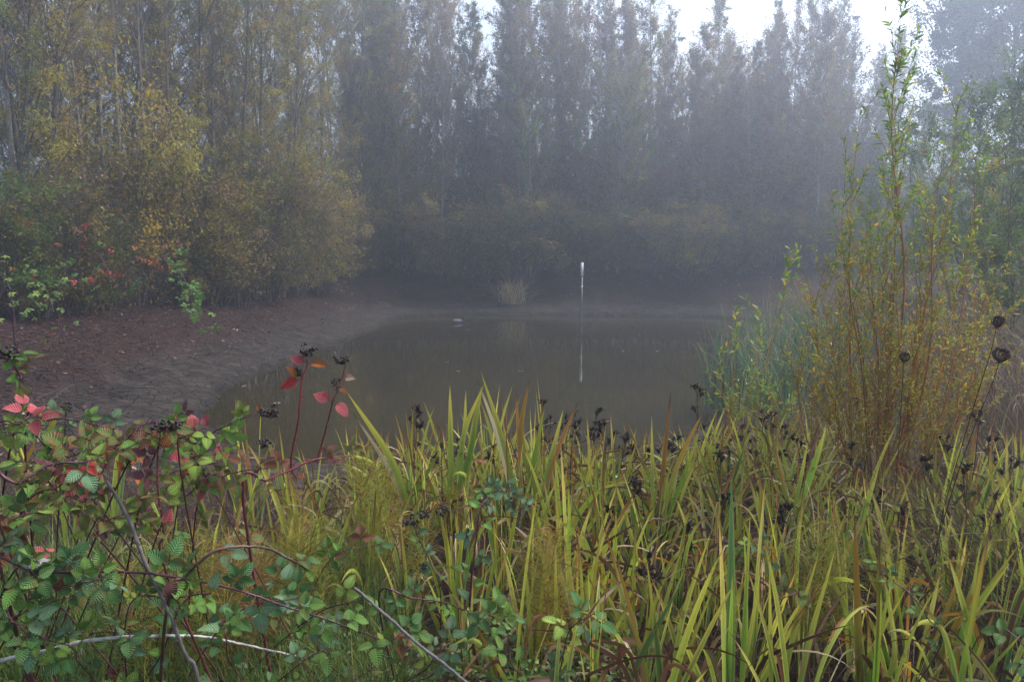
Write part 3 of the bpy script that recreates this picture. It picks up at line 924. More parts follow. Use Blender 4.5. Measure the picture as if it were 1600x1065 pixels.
def blade_colours(n, K, nc, dead, ripe=0.0):
    s = np.linspace(0, 1, K)[None, :, None, None]
    o = np.abs(np.linspace(-1, 1, nc))[None, None, :, None]
    if dead:
        base = pal((IB, ITAN, IO, (0.08, 0.04, 0.025), (0.30, 0.20, 0.10)), (3, 3.5, 1.2, 2.5, 2.5), n, 0.2)[:, None, None]
        return base * (1 + 0.3 * np.sin(7 * s + U(0, 6, (n, 1, 1, 1))) * 0.6) + 0 * o
    g = pal((IG, IDK, (0.25, 0.34, 0.05), (0.13, 0.22, 0.09)), (3, 1.5, 3, 1), n, 0.15)[:, None, None]
    t0 = U(0.58, 1.05, (n, 1, 1, 1)) - 0.25 * ripe * rng.random((n, 1, 1, 1))
    tip = smooth(0, 0.26, s - t0 + 0.12 * o)
    mid = smooth(-0.3 - 0.3 * ripe, 0.15, s - t0 + 0.25 * o) * U(0.2, 0.95, (n, 1, 1, 1))
    marg = (o > 0.8) * U(0.1, 0.9, (n, 1, 1, 1))
    yel = pal((IY, IO, (0.56, 0.50, 0.12)), (4, 0.7, 2.5), n, 0.12)[:, None, None]
    c = g * (1 - mid) + yel * mid
    c = c * (1 - marg) + yel * marg
    tc_ = pal((IB, (0.26, 0.10, 0.03), (0.34, 0.19, 0.06)), (3, 2, 1.5), n, 0.2)[:, None, None]
    c = c * (1 - tip) + tc_ * tip
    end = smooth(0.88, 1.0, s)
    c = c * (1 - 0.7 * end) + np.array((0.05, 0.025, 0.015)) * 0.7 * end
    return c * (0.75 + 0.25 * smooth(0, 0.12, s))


def iris_blades(mb, n, L, W, dead=False, fan=24, ripe=0.0):
    K, nc = 15, 5
    s = np.linspace(0, 1, K)
    f = np.linspace(-1, 1, n) + rng.normal(size=n) * 0.2
    a0 = np.radians(f * fan + rng.normal(size=n) * 5)
    be = np.radians(np.where(rng.random(n) < (0.8 if dead else 0.3), U(40, 150, n), U(0, 25, n))) * np.sign(a0 + 1e-6)
    pw = U(2.0, 4.5, n)
    th = a0[:, None] + be[:, None] * s[None] ** pw[:, None]
    if dead:
        kink = U(0.3, 0.75, n)
        th = th + np.radians(U(20, 90, n))[:, None] * np.sign(a0)[:, None] * smooth(0, 0.08, s[None] - kink[:, None])
    Ls = U(L[0], L[1], n) * (1 - 0.2 * np.abs(f))
    ds = Ls[:, None] / (K - 1)
    x = np.concatenate([np.zeros((n, 1)), np.cumsum(np.sin(th[:, :-1]) * ds, 1)], 1) + (f * 0.035)[:, None]
    z = np.concatenate([np.zeros((n, 1)), np.cumsum(np.cos(th[:, :-1]) * ds, 1)], 1) - 0.03
    yb = rng.normal(size=n)[:, None] * (0.012 + 0.10 * s[None] ** 1.6 * Ls[:, None])
    Pt = np.stack([x, yb, z], -1)
    tw = np.radians(rng.normal(size=n) * 28)[:, None] * (0.3 + s[None])
    sd_ = np.stack([np.cos(th) * np.cos(tw), np.sin(tw), -np.sin(th) * np.cos(tw)], -1)
    w = np.interp(s, [0, 0.15, 0.45, 0.75, 0.92, 1], [0.75, 0.95, 1.0, 0.72, 0.32, 0.02])
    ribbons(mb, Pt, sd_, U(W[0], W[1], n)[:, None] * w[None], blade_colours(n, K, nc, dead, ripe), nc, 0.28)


IRIS = []
for i in range(14):
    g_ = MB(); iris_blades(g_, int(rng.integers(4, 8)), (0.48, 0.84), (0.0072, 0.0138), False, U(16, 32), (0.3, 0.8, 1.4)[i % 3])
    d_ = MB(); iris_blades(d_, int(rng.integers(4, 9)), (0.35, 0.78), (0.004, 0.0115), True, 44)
    IRIS.append({'leaf_fan': g_.mesh('leaf_fan', M_BLADE), 'withered_leaves': d_.mesh('withered_leaves', M_BLADE)})

BLK = np.array((0.022, 0.015, 0.013))


def pod_mesh():
    b = MB()
    n = 7
    az = np.arange(n) * 6.283 / n + U(0, 1, n)
    s = np.linspace(0, 1, 8)
    th = np.radians(U(10, 35, n))[:, None] + np.radians(U(40, 150, n))[:, None] * s[None] ** 1.5
    L = U(0.035, 0.06, n)[:, None] / 7
    r = np.concatenate([np.zeros((n, 1)), np.cumsum(np.sin(th[:, :-1]) * L, 1)], 1)
    z = np.concatenate([np.zeros((n, 1)), np.cumsum(np.cos(th[:, :-1]) * L, 1)], 1)
    Q = np.stack([r * np.cos(az)[:, None], r * np.sin(az)[:, None], z], -1)
    ribbons(b, Q, np.stack([-np.sin(az), np.cos(az), 0 * az], -1)[:, None], 0.0075 * (np.sin(np.pi * (0.15 + 0.83 * s)))[None], pal((BLK, (0.05, 0.03, 0.022), (0.10, 0.06, 0.04)), (3, 1.5, 0.7), n, 0.3), 3, 0.5)
    ball(b, (0, 0, 0.012), (0.010, 0.010, 0.016), BLK, 7, 5)
    return b.mesh('seed_pod', M_DRY)


PODS = [pod_mesh() for _ in range(5)]


def add_stalk(root, top, base=(0, 0, 0), pods=4, scale=1.0):
    """a dead flower stalk with dry pods as part of an iris (points local to the plant)"""
    b = MB()
    top, base = np.array(top, float), np.array(base, float)
    Q = catmull([base, base * 0.5 + top * 0.5 + rng.normal(size=3) * 0.012, top], 10)
    tubes(b, Q, np.linspace(0.0042, 0.0026, 10)[None], 6, (0.05, 0.03, 0.024))
    st = None
    spots = [(1.0, None)] + [(U(0.72, 0.97), U(0, 6.28)) for _ in range(pods - 1)]
    ends = []
    for t, a in spots:
        p_, tg = at(Q[None], np.array([0]), np.array([t]))
        if a is None:
            ends.append((p_[0], np.array([0, 0, 1.0])))
        else:
            e = p_[0] + np.array([math.cos(a) * 0.03, math.sin(a) * 0.03, 0.035])
            tubes(b, np.stack([p_[0], (p_[0] + e) / 2 + np.array([0, 0, -0.004]), e]), np.array([[0.0022, 0.002, 0.002]]), 5, BLK)
            ends.append((e, np.array([math.cos(a) * 0.6, math.sin(a) * 0.6, 1.0])))
    st = link('seed_stalk', b.mesh('seed_stalk', M_DRY), root)
    for p_, d_ in ends:
        M4 = Vector(d_).to_track_quat('Z', 'Y').to_matrix().to_4x4()
        M4 = Matrix.Translation(Vector(p_)) @ M4 @ Matrix.Rotation(U(0, 6), 4, 'Z') @ Matrix.Scale(scale * U(0.9, 1.35), 4)
        link('seed_pod', PODS[int(rng.integers(0, 5))], st, M4)


def iris_place(px, Y):
    col_ = 'left of the purple cane' if px < 690 else ('between purple cane and striped pole' if px < 850 else 'below the striped pole' if px < 1000 else
           'between pole and willow bush' if px < 1190 else 'left of the willow bush' if px < 1330 else 'before the willow bush' if px < 1480 else 'by the right picture edge')
    row = 'front-row' if Y < 2.7 else 'second-row' if Y < 3.3 else 'third-row' if Y < 4.0 else 'fourth-row' if Y < 4.8 else 'back-row'
    return row, col_


def add_iris(x, y, s, k=None, rot=None):
    g = (x, y, gz(x, y))
    o = spawn('iris_plant', 'iris', IRIS[int(rng.integers(0, len(IRIS))) if k is None else k], g, rot, s)
    px, _ = to_px((x, y, g[2] + 0.4))
    row, c_ = iris_place(px, y)
    in_cell(o, row + ' iris', row + ' irises', c_, px)
    return o


spots = []
tries = 0
while tries < 9000 and len(spots) < 205:
    tries += 1
    y = 2.15 + 4.1 * rng.random() ** 1.05
    px = U(545, 1680)
    if px < 700 and y < 2.9: continue
    if px < 860 and y < 2.6 and rng.random() < 0.7: continue
    if px < 620 and rng.random() < 0.5: continue
    if px > 1340 and y > 4.6: continue
    if 952 < px < 1008 and 3.2 < y: continue
    if px > 1320 and rng.random() < 0.25: continue
    x = (px - 800) / F * y
    if pond_distance(x, y)[0] < 0.9: continue
    if any((x - a) ** 2 + (y - b_) ** 2 < (0.11 + 0.028 * y) ** 2 for a, b_ in spots): continue
    spots.append((x, y))
for x, y in spots:
    px = 800 + F * x / y
    s = U(0.8, 1.05)
    if 610 < px < 900 and y > 4: s *= 1.22
    elif px > 860 and y > 3.9: s *= 0.82
    add_iris(x, y, s)
for px, py in ((30, 4.2), (75, 3.6), (150, 4.0), (560, 3.6), (590, 4.3), (520, 4.0), (340, 3.4), (385, 3.9), (420, 3.2), (455, 3.7), (480, 4.3), (510, 3.3), (545, 4.6), (300, 3.0), (360, 4.4), (430, 4.6), (575, 3.2), (605, 3.8), (250, 3.5), (490, 3.0)):
    add_iris((px - 800) / F * py, py, U(0.85, 1.1))

# taller irises whose dark seed stalks stand out against the pond: column and row of the stalk tip, depth
for px, py, Y, pods in ((646, 640, 4.6, 5), (652, 668, 4.4, 4), (848, 630, 4.7, 5), (860, 655, 4.5, 5), (884, 655, 4.9, 3), (897, 650, 4.4, 2), (932, 648, 4.7, 5), (928, 680, 4.4, 5), (960, 682, 4.6, 4), (978, 688, 4.3, 5), (1040, 700, 4.2, 4),
                        (1052, 690, 4.6, 3), (1089, 606, 4.8, 5), (1099, 672, 4.6, 4), (1120, 700, 4.2, 4), (1190, 645, 5.0, 5), (1205, 648, 4.8, 4), (1180, 690, 4.5, 4), (1222, 668, 4.7, 5), (1228, 795, 3.2, 5), (1218, 712, 4.2, 3), (1365, 770, 3.4, 3), (1440, 720, 3.9, 5), (1530, 650, 4.4, 5), (1545, 690, 4.0, 4), (715, 690, 4.2, 3), (1000, 760, 3.6, 4), (1075, 830, 2.9, 3), (1015, 870, 2.6, 4), (1480, 690, 4.4, 5), (1580, 720, 3.6, 4), (905, 662, 4.6, 4), (945, 665, 4.5, 4), (985, 700, 4.4, 4), (1012, 705, 4.5, 3), (1062, 715, 4.3, 4), (1140, 690, 4.6, 4), (1160, 668, 4.9, 4), (1245, 690, 4.4, 3), (1260, 720, 4.0, 3), (870, 700, 4.2, 4), (770, 700, 4.3, 3), (690, 700, 4.1, 3), (1330, 700, 4.0, 4), (1505, 740, 3.5, 4), (1555, 780, 3.2, 4), (1410, 800, 3.0, 3), (1290, 830, 2.9, 3), (950, 800, 3.1, 3), (1130, 780, 3.4, 4)):
    t = P(px, py, Y)
    x = t[0] + U(-0.06, 0.06); y = Y + U(-0.05, 0.05)
    z0 = gz(x, y)
    o = spawn('iris_plant', 'iris', IRIS[int(rng.integers(0, len(IRIS)))], (x, y, z0), 0.0 + U(-0.5, 0.5), 0.9)
    M_inv = (Matrix.Translation(o.location) @ Matrix.Rotation(o.rotation_euler[2], 4, 'Z') @ Matrix.Scale(0.9, 4)).inverted()
    add_stalk(o, M_inv @ Vector(t), (0.01, 0.01, -0.02), pods)
    pl = 'left of the striped pole' if px < 800 else 'below the striped pole' if px < 1010 else 'below the leaning sapling' if px < 1240 else 'before the willow bush'
    in_cell(o, 'iris with dark seed pods', 'irises with dark seed pods', pl, px)

# single large irises of the foreground, blade by blade: (foot px, row), (tip px, row), width px, tint
TINT = {'g': (IG, IY, 0.98), 'y': ((0.19, 0.27, 0.045), IY, 0.8), 'o': ((0.20, 0.23, 0.04), IO, 0.68), 'b': ((0.16, 0.13, 0.045), (0.28, 0.12, 0.04), 0.35), 't': (ITAN, (0.5, 0.42, 0.28), 0.6), 'd': ((0.07, 0.16, 0.05), (0.10, 0.2, 0.06), 0.97)}


def hero_iris(label, Y, blades):
    f0 = blades[0]
    foot = P(f0[0], f0[1], Y)
    x, y = foot[0], Y
    z0 = gz(x, y)
    o = thing('iris_plant', 'iris', (x, y, z0), 0, 1, label, None)
    for bx, by, tx, ty, w, tint, *rest in blades:
        dY = rest[0] if rest else U(-0.12, 0.12)
        sag = rest[1] if len(rest) > 1 else 0.0
        a = P(bx, by, Y); a[2] = min(a[2], z0 - 0.02) if by > 1000 else a[2]
        b_ = P(tx, ty, Y + dY)
        a = np.array([a[0], a[1], min(a[2], z0 - 0.02)]) if by >= 960 else a
        mid = (a + b_) / 2 + np.array([-(b_ - a)[2], 0, abs(b_[0] - a[0])]) * sag
        Q = catmull([a, mid, b_], 18) - np.array([x, y, z0])
        T = norm(np.gradient(Q, axis=0))
        sdv = norm(np.cross(T, np.array([0, 1.0, 0.15])) + rng.normal(size=3) * 0.12)
        s = np.linspace(0, 1, 18)
        wm = 0.66 * w / F * Y / 2
        prof = np.interp(s, [0, 0.3, 0.6, 0.85, 1], [0.85, 1, 0.9, 0.5, 0.03])
        c0, c1, t0 = TINT[tint]
        oo = np.abs(np.linspace(-1, 1, 5))[None, :, None]
        ss = s[:, None, None]
        k1 = smooth(t0 - 0.4, t0 + 0.15, ss + 0.2 * oo)
        c = np.array(c0) * (1 - k1) + np.array(c1) * k1
        mg = (oo > 0.8) * 0.6
        c = c * (1 - mg) + np.array((0.33, 0.29, 0.06)) * mg
        k2 = smooth(max(t0 + 0.18, 0.8), max(t0 + 0.18, 0.8) + 0.16, ss)
        c = c * (1 - k2) + np.array((0.06, 0.03, 0.02)) * k2
        m_ = MB()
        ribbons(m_, Q[None], sdv[None], wm * prof[None], c[None] * (1 + 0 * ss[None]), 5, 0.22)
        link('leaf', m_.mesh('leaf', M_BLADE), o)
    return o


hero_iris('iris with one broad upright blue-green blade in the front row', 2.25, [(1143, 1055, 1143, 752, 26, 'd', 0.05), (1150, 1060, 1190, 880, 12, 'y'), (1158, 1060, 1172, 800, 13, 'g')])
hero_iris('iris with one upright orange blade in front of the willow bush', 2.3, [(1352, 1010, 1335, 800, 19, 'o', 0.0, 0.0), (1348, 1012, 1390, 930, 18, 'y', 0.05, -0.15), (1330, 1060, 1415, 920, 17, 'y', 0.0, 0.05), (1345, 1060, 1400, 880, 10, 'g'), (1440, 1060, 1340, 930, 16, 'g', 0.1)])
hero_iris('iris with several orange-edged blades leaning right near the right edge', 2.5, [(1470, 1040, 1592, 850, 17, 'y', 0.1, 0.05), (1480, 1050, 1577, 880, 24, 'g', 0.0, 0.08), (1455, 1010, 1553, 842, 13, 'y', 0.15), (1440, 1000, 1516, 852, 16, 'o', 0.15), (1460, 990, 1535, 905, 18, 'o', -0.05, 0.04), (1520, 1055, 1600, 985, 14, 'g', -0.1)])
hero_iris('iris with two parallel yellow-edged blades leaning right left of the willow bush', 2.2, [(1215, 1055, 1280, 862, 16, 'y', 0.0, 0.03), (1238, 1060, 1305, 858, 17, 'y', 0.05, 0.02), (1210, 1060, 1202, 890, 13, 'y')])
hero_iris('iris with crossed blades and one folded brown tip in the front middle', 2.3, [(955, 1062, 1065, 910, 17, 'd', 0.0, 0.02), (1045, 1000, 1010, 870, 13, 'y', 0.0), (1035, 960, 960, 858, 12, 'o', 0.05), (1050, 980, 1110, 832, 15, 'y', 0.1, 0.05), (1030, 1060, 1118, 908, 15, 'y', 0.1), (1040, 1060, 1022, 950, 20, 'd', 0.0)])
hero_iris('iris with a tan blade arching right beside the yellow horsetail', 2.5, [(880, 985, 982, 896, 16, 't', 0.05, 0.12), (890, 1000, 978, 890, 10, 'g', 0.1), (870, 990, 868, 850, 12, 'y')])
hero_iris('iris with two long blades leaning left towards the pink-leaved cane', 4.0, [(640, 800, 542, 612, 20, 'y', 0.0, -0.10), (636, 800, 548, 640, 12, 't', 0.05, -0.08), (630, 800, 690, 700, 12, 'g', 0.1)])
hero_iris('tall iris with straight pointed blades left of the striped pole reflection', 4.0, [(705, 760, 703, 602, 14, 'y', 0.0), (715, 765, 745, 625, 13, 'g', 0.05, -0.05), (700, 765, 728, 610, 12, 'y', 0.05, -0.06), (720, 765, 756, 600, 13, 'y', 0.0, 0.08), (725, 765, 753, 605, 14, 'g', 0.1)])
hero_iris('tall iris with arched brown-tipped blades nearest the pole reflection', 4.1, [(805, 770, 752, 582, 13, 'y', 0.0, -0.02), (800, 775, 745, 590, 12, 't', 0.05, -0.03), (838, 770, 827, 592, 14, 'o', 0.0, 0.10), (815, 770, 806, 605, 10, 'b', 0.0), (822, 775, 850, 640, 12, 'g', 0.0), (850, 775, 905, 625, 12, 'b', 0.05, 0.03), (845, 775, 880, 640, 14, 'y', 0.1)])
hero_iris('iris with a pair of long brown-tipped blades leaning over the dark mud', 3.9, [(1030, 800, 1048, 612, 11, 'b', 0.0), (1035, 805, 1100, 640, 13, 'o', 0.0, 0.04), (1020, 805, 1018, 650, 10, 'y'), (1045, 805, 1088, 690, 12, 'g')])
hero_iris('iris with one bright pale-green blade left of the willow bush foot', 3.6, [(1250, 790, 1291, 668, 17, 'g', 0.0), (1240, 800, 1262, 690, 12, 'y'), (1235, 800, 1210, 700, 10, 'o')])
hero_iris('iris with one pale-green pointed blade at the willow bush foot', 3.0, [(1330, 880, 1373, 730, 17, 'g', 0.0, 0.02), (1325, 885, 1300, 770, 12, 'y'), (1318, 885, 1345, 800, 9, 't')])
hero_iris('iris with one wide yellow-green blade behind the left brambles', 2.6, [(68, 720, 97, 636, 14, 'y', 0.0, 0.06), (20, 760, 58, 685, 12, 'o', 0.0), (150, 720, 188, 655, 9, 't', 0.0, 0.1), (60, 690, 85, 622, 8, 't', 0.1, 0.12)])

# ------------------------------------------------------------------ brambles
def leaflet(L, W, base, edge, mixe=0.3, nl=17, nc=7):
    v = np.linspace(0, 1, nl)[:, None]
    u = np.linspace(-1, 1, nc)[None]
    w = W / 2 * np.sin(np.pi * v ** 0.85) ** 0.72 * (1 - 0.12 * v)
    ser = 1 + 0.11 * np.where(np.arange(nl) % 2, 1, -1)[:, None] * (np.abs(u) > 0.95)
    w = np.where((v > 0.02) & (v < 0.98), w, 0.0015)
    X = u * w * ser
    fold = U(0.15, 0.5)
    Z = fold * np.abs(X) - U(0.05, 0.3) * L * v ** 2 + 0.045 * W * np.cos(2 * np.pi * 7 * (v - 0.28 * np.abs(u))) * np.abs(u) * (1 - np.abs(u) * 0.5) + 0.06 * W * np.sin(5 * v + U(0, 6)) * u
    Y_ = v * L + 0 * u - 0.10 * L * np.abs(u) ** 2 * np.sin(np.pi * v)
    e = smooth(0.35, 1.0, np.abs(u) + 0.25 * np.sin(9 * v + U(0, 6)) + (v - 0.6) * U(-0.2, 0.6)) * mixe + 0 * v
    C = np.array(base)[None, None] * (1 - e[..., None]) + np.array(edge)[None, None] * e[..., None]
    uv = np.stack(np.broadcast_arrays((u + 1) / 2, v), -1)
    return np.stack([X, Y_, Z], -1).reshape(-1, 3), grid_faces(1, nl, nc, False), C.reshape(-1, 3), uv.reshape(-1, 2)


LK = {'green': ((0.12, 0.24, 0.045), (0.13, 0.22, 0.04), 0.4), 'dark': ((0.075, 0.17, 0.05), (0.08, 0.17, 0.05), 0.3), 'blue': ((0.13, 0.23, 0.115), (0.11, 0.20, 0.09), 0.3),
      'lime': ((0.20, 0.31, 0.05), (0.25, 0.26, 0.06), 0.6), 'edge': ((0.11, 0.17, 0.04), (0.30, 0.10, 0.06), 0.9), 'red': ((0.36, 0.035, 0.03), (0.42, 0.12, 0.08), 0.5), 'pink': ((0.42, 0.075, 0.09), (0.42, 0.17, 0.15), 0.6),
      'orange': ((0.36, 0.14, 0.03), (0.33, 0.06, 0.03), 0.7), 'purple': ((0.11, 0.035, 0.045), (0.15, 0.06, 0.06), 0.5), 'pale': ((0.42, 0.28, 0.20), (0.42, 0.2, 0.15), 0.5), 'brown': ((0.15, 0.06, 0.03), (0.2, 0.09, 0.05), 0.5)}


def bramble_leaf(kind, n):
    """a leaf of n leaflets along +Y, upper face +Z, leaflets about 1 long"""
    b = MB()
    base, edge, me_ = LK[kind]
    stalkc = (0.12, 0.09, 0.04) if kind in ('green', 'dark', 'blue', 'lime') else (0.22, 0.05, 0.04)
    spec = [(0, 1.0)] if n == 1 else [(0, 1.0), (82, 0.86), (-82, 0.86)] if n == 3 else [(0, 1.0), (62, 0.92), (-62, 0.92), (115, 0.7), (-115, 0.7)]
    for a, s in spec:
        V, f, C, uv = leaflet(s * U(0.92, 1.08), s * U(0.66, 0.78), np.array(base) * U(0.85, 1.15), edge, me_)
        r = math.radians(a + U(-9, 9))
        tilt = math.radians(U(-18, 10))
        V = V * 1.0
        y_, z_ = V[:, 1] * math.cos(tilt) - V[:, 2] * math.sin(tilt), V[:, 1] * math.sin(tilt) + V[:, 2] * math.cos(tilt)
        V = np.stack([V[:, 0], y_, z_], -1)
        q0 = 0.30 if a == 0 and n > 1 else 0.10
        if n == 1: q0 = 0
        V[:, 1] += q0
        V = np.stack([V[:, 0] * math.cos(r) + V[:, 1] * math.sin(r), -V[:, 0] * math.sin(r) + V[:, 1] * math.cos(r), V[:, 2]], -1)
        V[:, 1] += 0.55 if n > 1 else 0.25
        b.add(V, f, C, uv)
    e = 0.85 if n > 1 else 0.3
    tubes(b, np.array([[0, 0, 0], [0, e * 0.5, 0.03], [0, e, 0.0]]), np.array([[0.022, 0.018, 0.012]]), 5, stalkc)
    return b.mesh('bramble_leaf_' + kind, M_BRAMBLE)


BL = {(k, n): [bramble_leaf(k, n) for _ in range(2)] for k in LK for n in (1, 3, 5) if not (n == 5 and k in ('red', 'pink', 'pale', 'orange', 'purple', 'brown'))}


def berries(n, spread=0.022, r=0.0048):
    b = MB()
    for i in range(n):
        c = rng.normal(size=3) * spread * np.array([1, 1, 0.8]); c[2] += spread * 1.2
        ball(b, c, r * U(0.8, 1.25), BLK * U(0.5, 1.4), 7, 5)
        tubes(b, np.stack([np.zeros(3), c * 0.6 + rng.normal(size=3) * 0.003, c]), np.array([[0.0012, 0.001, 0.001]]), 4, (0.04, 0.025, 0.02))
        az = np.arange(4) * 1.57 + U(0, 1)
        dd = np.stack([np.cos(az), np.sin(az), 0 * az - 0.6], -1)
        leaves(b, np.repeat(c[None], 4, 0), dd, 0.011, 0.004, np.repeat((BLK * 1.4)[None], 4, 0))
    return b.mesh('berry_cluster', M_BERRY)


BERRY = [berries(16, 0.012, 0.0042), berries(9, 0.009, 0.004), berries(22, 0.014, 0.0044)]


def orient(p, d, nrm, s):
    d = norm(np.asarray(d, float)); nrm = np.asarray(nrm, float)
    z = norm(nrm - d * np.dot(nrm, d))
    x = np.cross(d, z)
    return Matrix(((x[0] * s, d[0] * s, z[0] * s, p[0]), (x[1] * s, d[1] * s, z[1] * s, p[1]), (x[2] * s, d[2] * s, z[2] * s, p[2]), (0, 0, 0, 1)))


def to_cam(p):
    return norm(CAM - np.asarray(p))


def place_leaf(root, p, d, nrm, kind, n, size):
    o = link('leaf', BL[(kind, n)][int(rng.integers(0, 2))], root)
    o.matrix_local = orient(np.asarray(p) - np.array(root.location), d, nrm, size)
    return o


def cane(label, pts, r=0.0035, col=(0.10, 0.03, 0.035), mix=(('green', 5), ('lime', 2)), nleaf=8, size=(0.042, 0.062), thorns=True, rooted=True, heroes=(), berry=None, name='bramble_cane', span=(0.15, 1.0), nl=(1, 3, 3, 3, 5), cat='bramble', tip=0.45, scatter=0.0):
    """pts: list of (px, py, depth); heroes: (px, py, Y, dpx, dpy, kind, leaflets, size)"""
    W = [P(*q) for q in pts]
    if rooted:
        dirn = np.sign(W[-1][0] - W[0][0]) if abs(W[-1][0] - W[0][0]) > 0.02 else rng.choice([-1, 1])
        g = W[0] + np.array([-dirn * U(0.12, 0.45) if label is None else U(-0.2, 0.2), U(0, 0.25), 0]); g[2] = gz(g[0], g[1]) - 0.02
        if W[0][2] - g[2] > 0.05: W = [g] + W
    W = np.array(W)
    n = 10 * len(W)
    Q = catmull(W, n)
    Q += np.cumsum(rng.normal(size=(n, 3)), 0) * 0.0007
    root = thing(name, cat, Q[0], 0, 1, label)
    b = MB()
    s = np.linspace(0, 1, n)
    cc = np.array(col)[None] * (0.9 + 0.25 * np.sin(9 * s + U(0, 6)))[:, None]
    tubes(b, Q - Q[0], r * (1 - (1 - tip) * s)[None], 8, cc[None])
    if thorns:
        L = np.sum(np.linalg.norm(np.diff(Q, axis=0), axis=1))
        nt = int(L / 0.022)
        p_, t_ = at(Q[None], np.zeros(nt, int), U(0.03, 0.98, nt))
        dv = norm(np.cross(t_, rng.normal(size=(nt, 3))) - 0.3 * t_)
        th = np.stack([p_, p_ + dv * (r + 0.0035)[..., None] if False else p_ + dv * (r + 0.003), p_ + dv * (r + 0.0062) - t_ * 0.0015], 1) - Q[0]
        tubes(b, th, np.array([[0.0018, 0.0011, 0.0002]]), 4, np.array(col) * 1.5)
    link('cane', b.mesh('cane', M_CANE), root)
    ks = [k for k, _ in mix]; ws = np.array([w for _, w in mix], float); ws /= ws.sum()
    for i in range(nleaf):
        t = span[0] + (span[1] - span[0]) * (i + U(0.1, 0.9)) / max(nleaf, 1)
        p_, t_ = at(Q[None], np.array([0]), np.array([t]))
        p_, t_ = p_[0], t_[0]
        p_ = p_ + rng.normal(size=3) * scatter
        side = norm(np.cross(t_, to_cam(p_)))
        d = side * (1 if i % 2 else -1) + 0.45 * t_ + rng.normal(size=3) * 0.45 + np.array([0, 0, 0.25])
        nr = np.array([0, 0, 1.0]) * U(0.4, 1.2) + to_cam(p_) * U(0.1, 0.9) + rng.normal(size=3) * 0.3
        k = ks[rng.choice(len(ks), p=ws)]
        nn = int(rng.choice(nl))
        if (k, nn) not in BL: nn = 3
        place_leaf(root, p_, d, nr, k, nn, U(*size))
    for (hx, hy, hY, dx, dy, k, nn, sz) in heroes:
        p_ = P(hx, hy, hY)
        i = int(np.argmin(np.linalg.norm(Q - p_, axis=1)))
        p_ = Q[i]
        tgt = P(hx + dx, hy + dy, hY - 0.01)
        place_leaf(root, p_, tgt - P(hx, hy, hY), to_cam(p_) + np.array([0, 0, 0.5]) + rng.normal(size=3) * 0.15, k, nn, sz)
    if berry:
        for (bx, by, bY, k) in berry:
            o = link('berry_cluster', BERRY[k], root)
            o.location = Vector(P(bx, by, bY) - Q[0] - np.array([0, 0, 0.02]))
            o.rotation_euler = (U(-0.4, 0.4), U(-0.4, 0.4), U(0, 6))
    return root


RED, PURP, BRNC = (0.20, 0.02, 0.028), (0.075, 0.022, 0.035), (0.11, 0.06, 0.04)
MIXG = (('green', 4), ('dark', 2.5), ('lime', 2), ('edge', 2.2), ('brown', 0.8))
MIXA = (('lime', 3.5), ('green', 3.2), ('edge', 3.2), ('pink', 1.5), ('orange', 0.9), ('purple', 0.8), ('brown', 1.0))
MIXD = (('green', 4), ('dark', 4), ('blue', 3), ('lime', 0.7))
cane('taller red bramble cane with dark berries and scarlet leaves against the pond', [(462, 745, 2.25), (455, 722, 2.25), (466, 650, 2.25), (470, 595, 2.25), (480, 568, 2.25), (477, 548, 2.25)], 0.0038, RED, nleaf=0, rooted=False,
     heroes=((471, 592, 2.25, -20, 6, 'red', 1, 0.06), (470, 590, 2.25, -12, -12, 'orange', 1, 0.052), (480, 568, 2.25, -16, -6, 'pink', 1, 0.05), (480, 568, 2.25, 18, 4, 'orange', 1, 0.052)), berry=((477, 546, 2.25, 2), (465, 575, 2.25, 1)))
cane('shorter red bramble cane with pink leaves beside the taller scarlet-leaved one', [(494, 722, 2.3), (504, 685, 2.3), (515, 635, 2.3), (525, 605, 2.3), (535, 570, 2.3), (534, 562, 2.3)], 0.0032, (0.14, 0.02, 0.028), nleaf=0, rooted=False,
     heroes=((519, 629, 2.3, -18, -10, 'pink', 1, 0.06), (519, 629, 2.3, 20, 10, 'pink', 1, 0.06), (527, 605, 2.3, 6, 4, 'orange', 1, 0.032), (532, 588, 2.3, 16, -2, 'pale', 1, 0.038)), berry=((534, 560, 2.3, 0), (525, 592, 2.3, 1)))
cane('thick crimson cane from which both red-leaved canes rise', [(380, 778, 2.15), (420, 750, 2.2), (455, 735, 2.25), (495, 718, 2.3), (520, 716, 2.35), (560, 712, 2.4)], 0.0052, (0.17, 0.03, 0.045), (('purple', 3), ('pink', 2), ('edge', 2), ('brown', 2)), 7, (0.035, 0.05), nl=(3,))
cane('dark cane reaching right with a berry cluster and pale leaf at its tip', [(275, 706, 2.0), (320, 684, 2.05), (350, 668, 2.05), (395, 652, 2.1), (418, 643, 2.1)], 0.0026, (0.06, 0.025, 0.025), nleaf=0, rooted=True,
     heroes=((378, 655, 2.1, -4, -14, 'lime', 5, 0.032), (405, 648, 2.1, -6, -16, 'orange', 1, 0.02), (355, 668, 2.05, 8, 20, 'green', 3, 0.034), (340, 675, 2.05, 30, 18, 'lime', 3, 0.034), (330, 680, 2.05, -10, 16, 'green', 3, 0.04)), berry=((420, 640, 2.1, 0), (428, 640, 2.1, 1), (410, 690, 2.1, 0)))
cane('long purple thorny cane running low across the left foreground', [(-30, 890, 1.75), (60, 897, 1.75), (200, 898, 1.78), (330, 915, 1.8), (430, 945, 1.85), (520, 975, 1.9), (600, 1005, 2.0)], 0.0046, PURP, MIXD, 12, (0.045, 0.062))
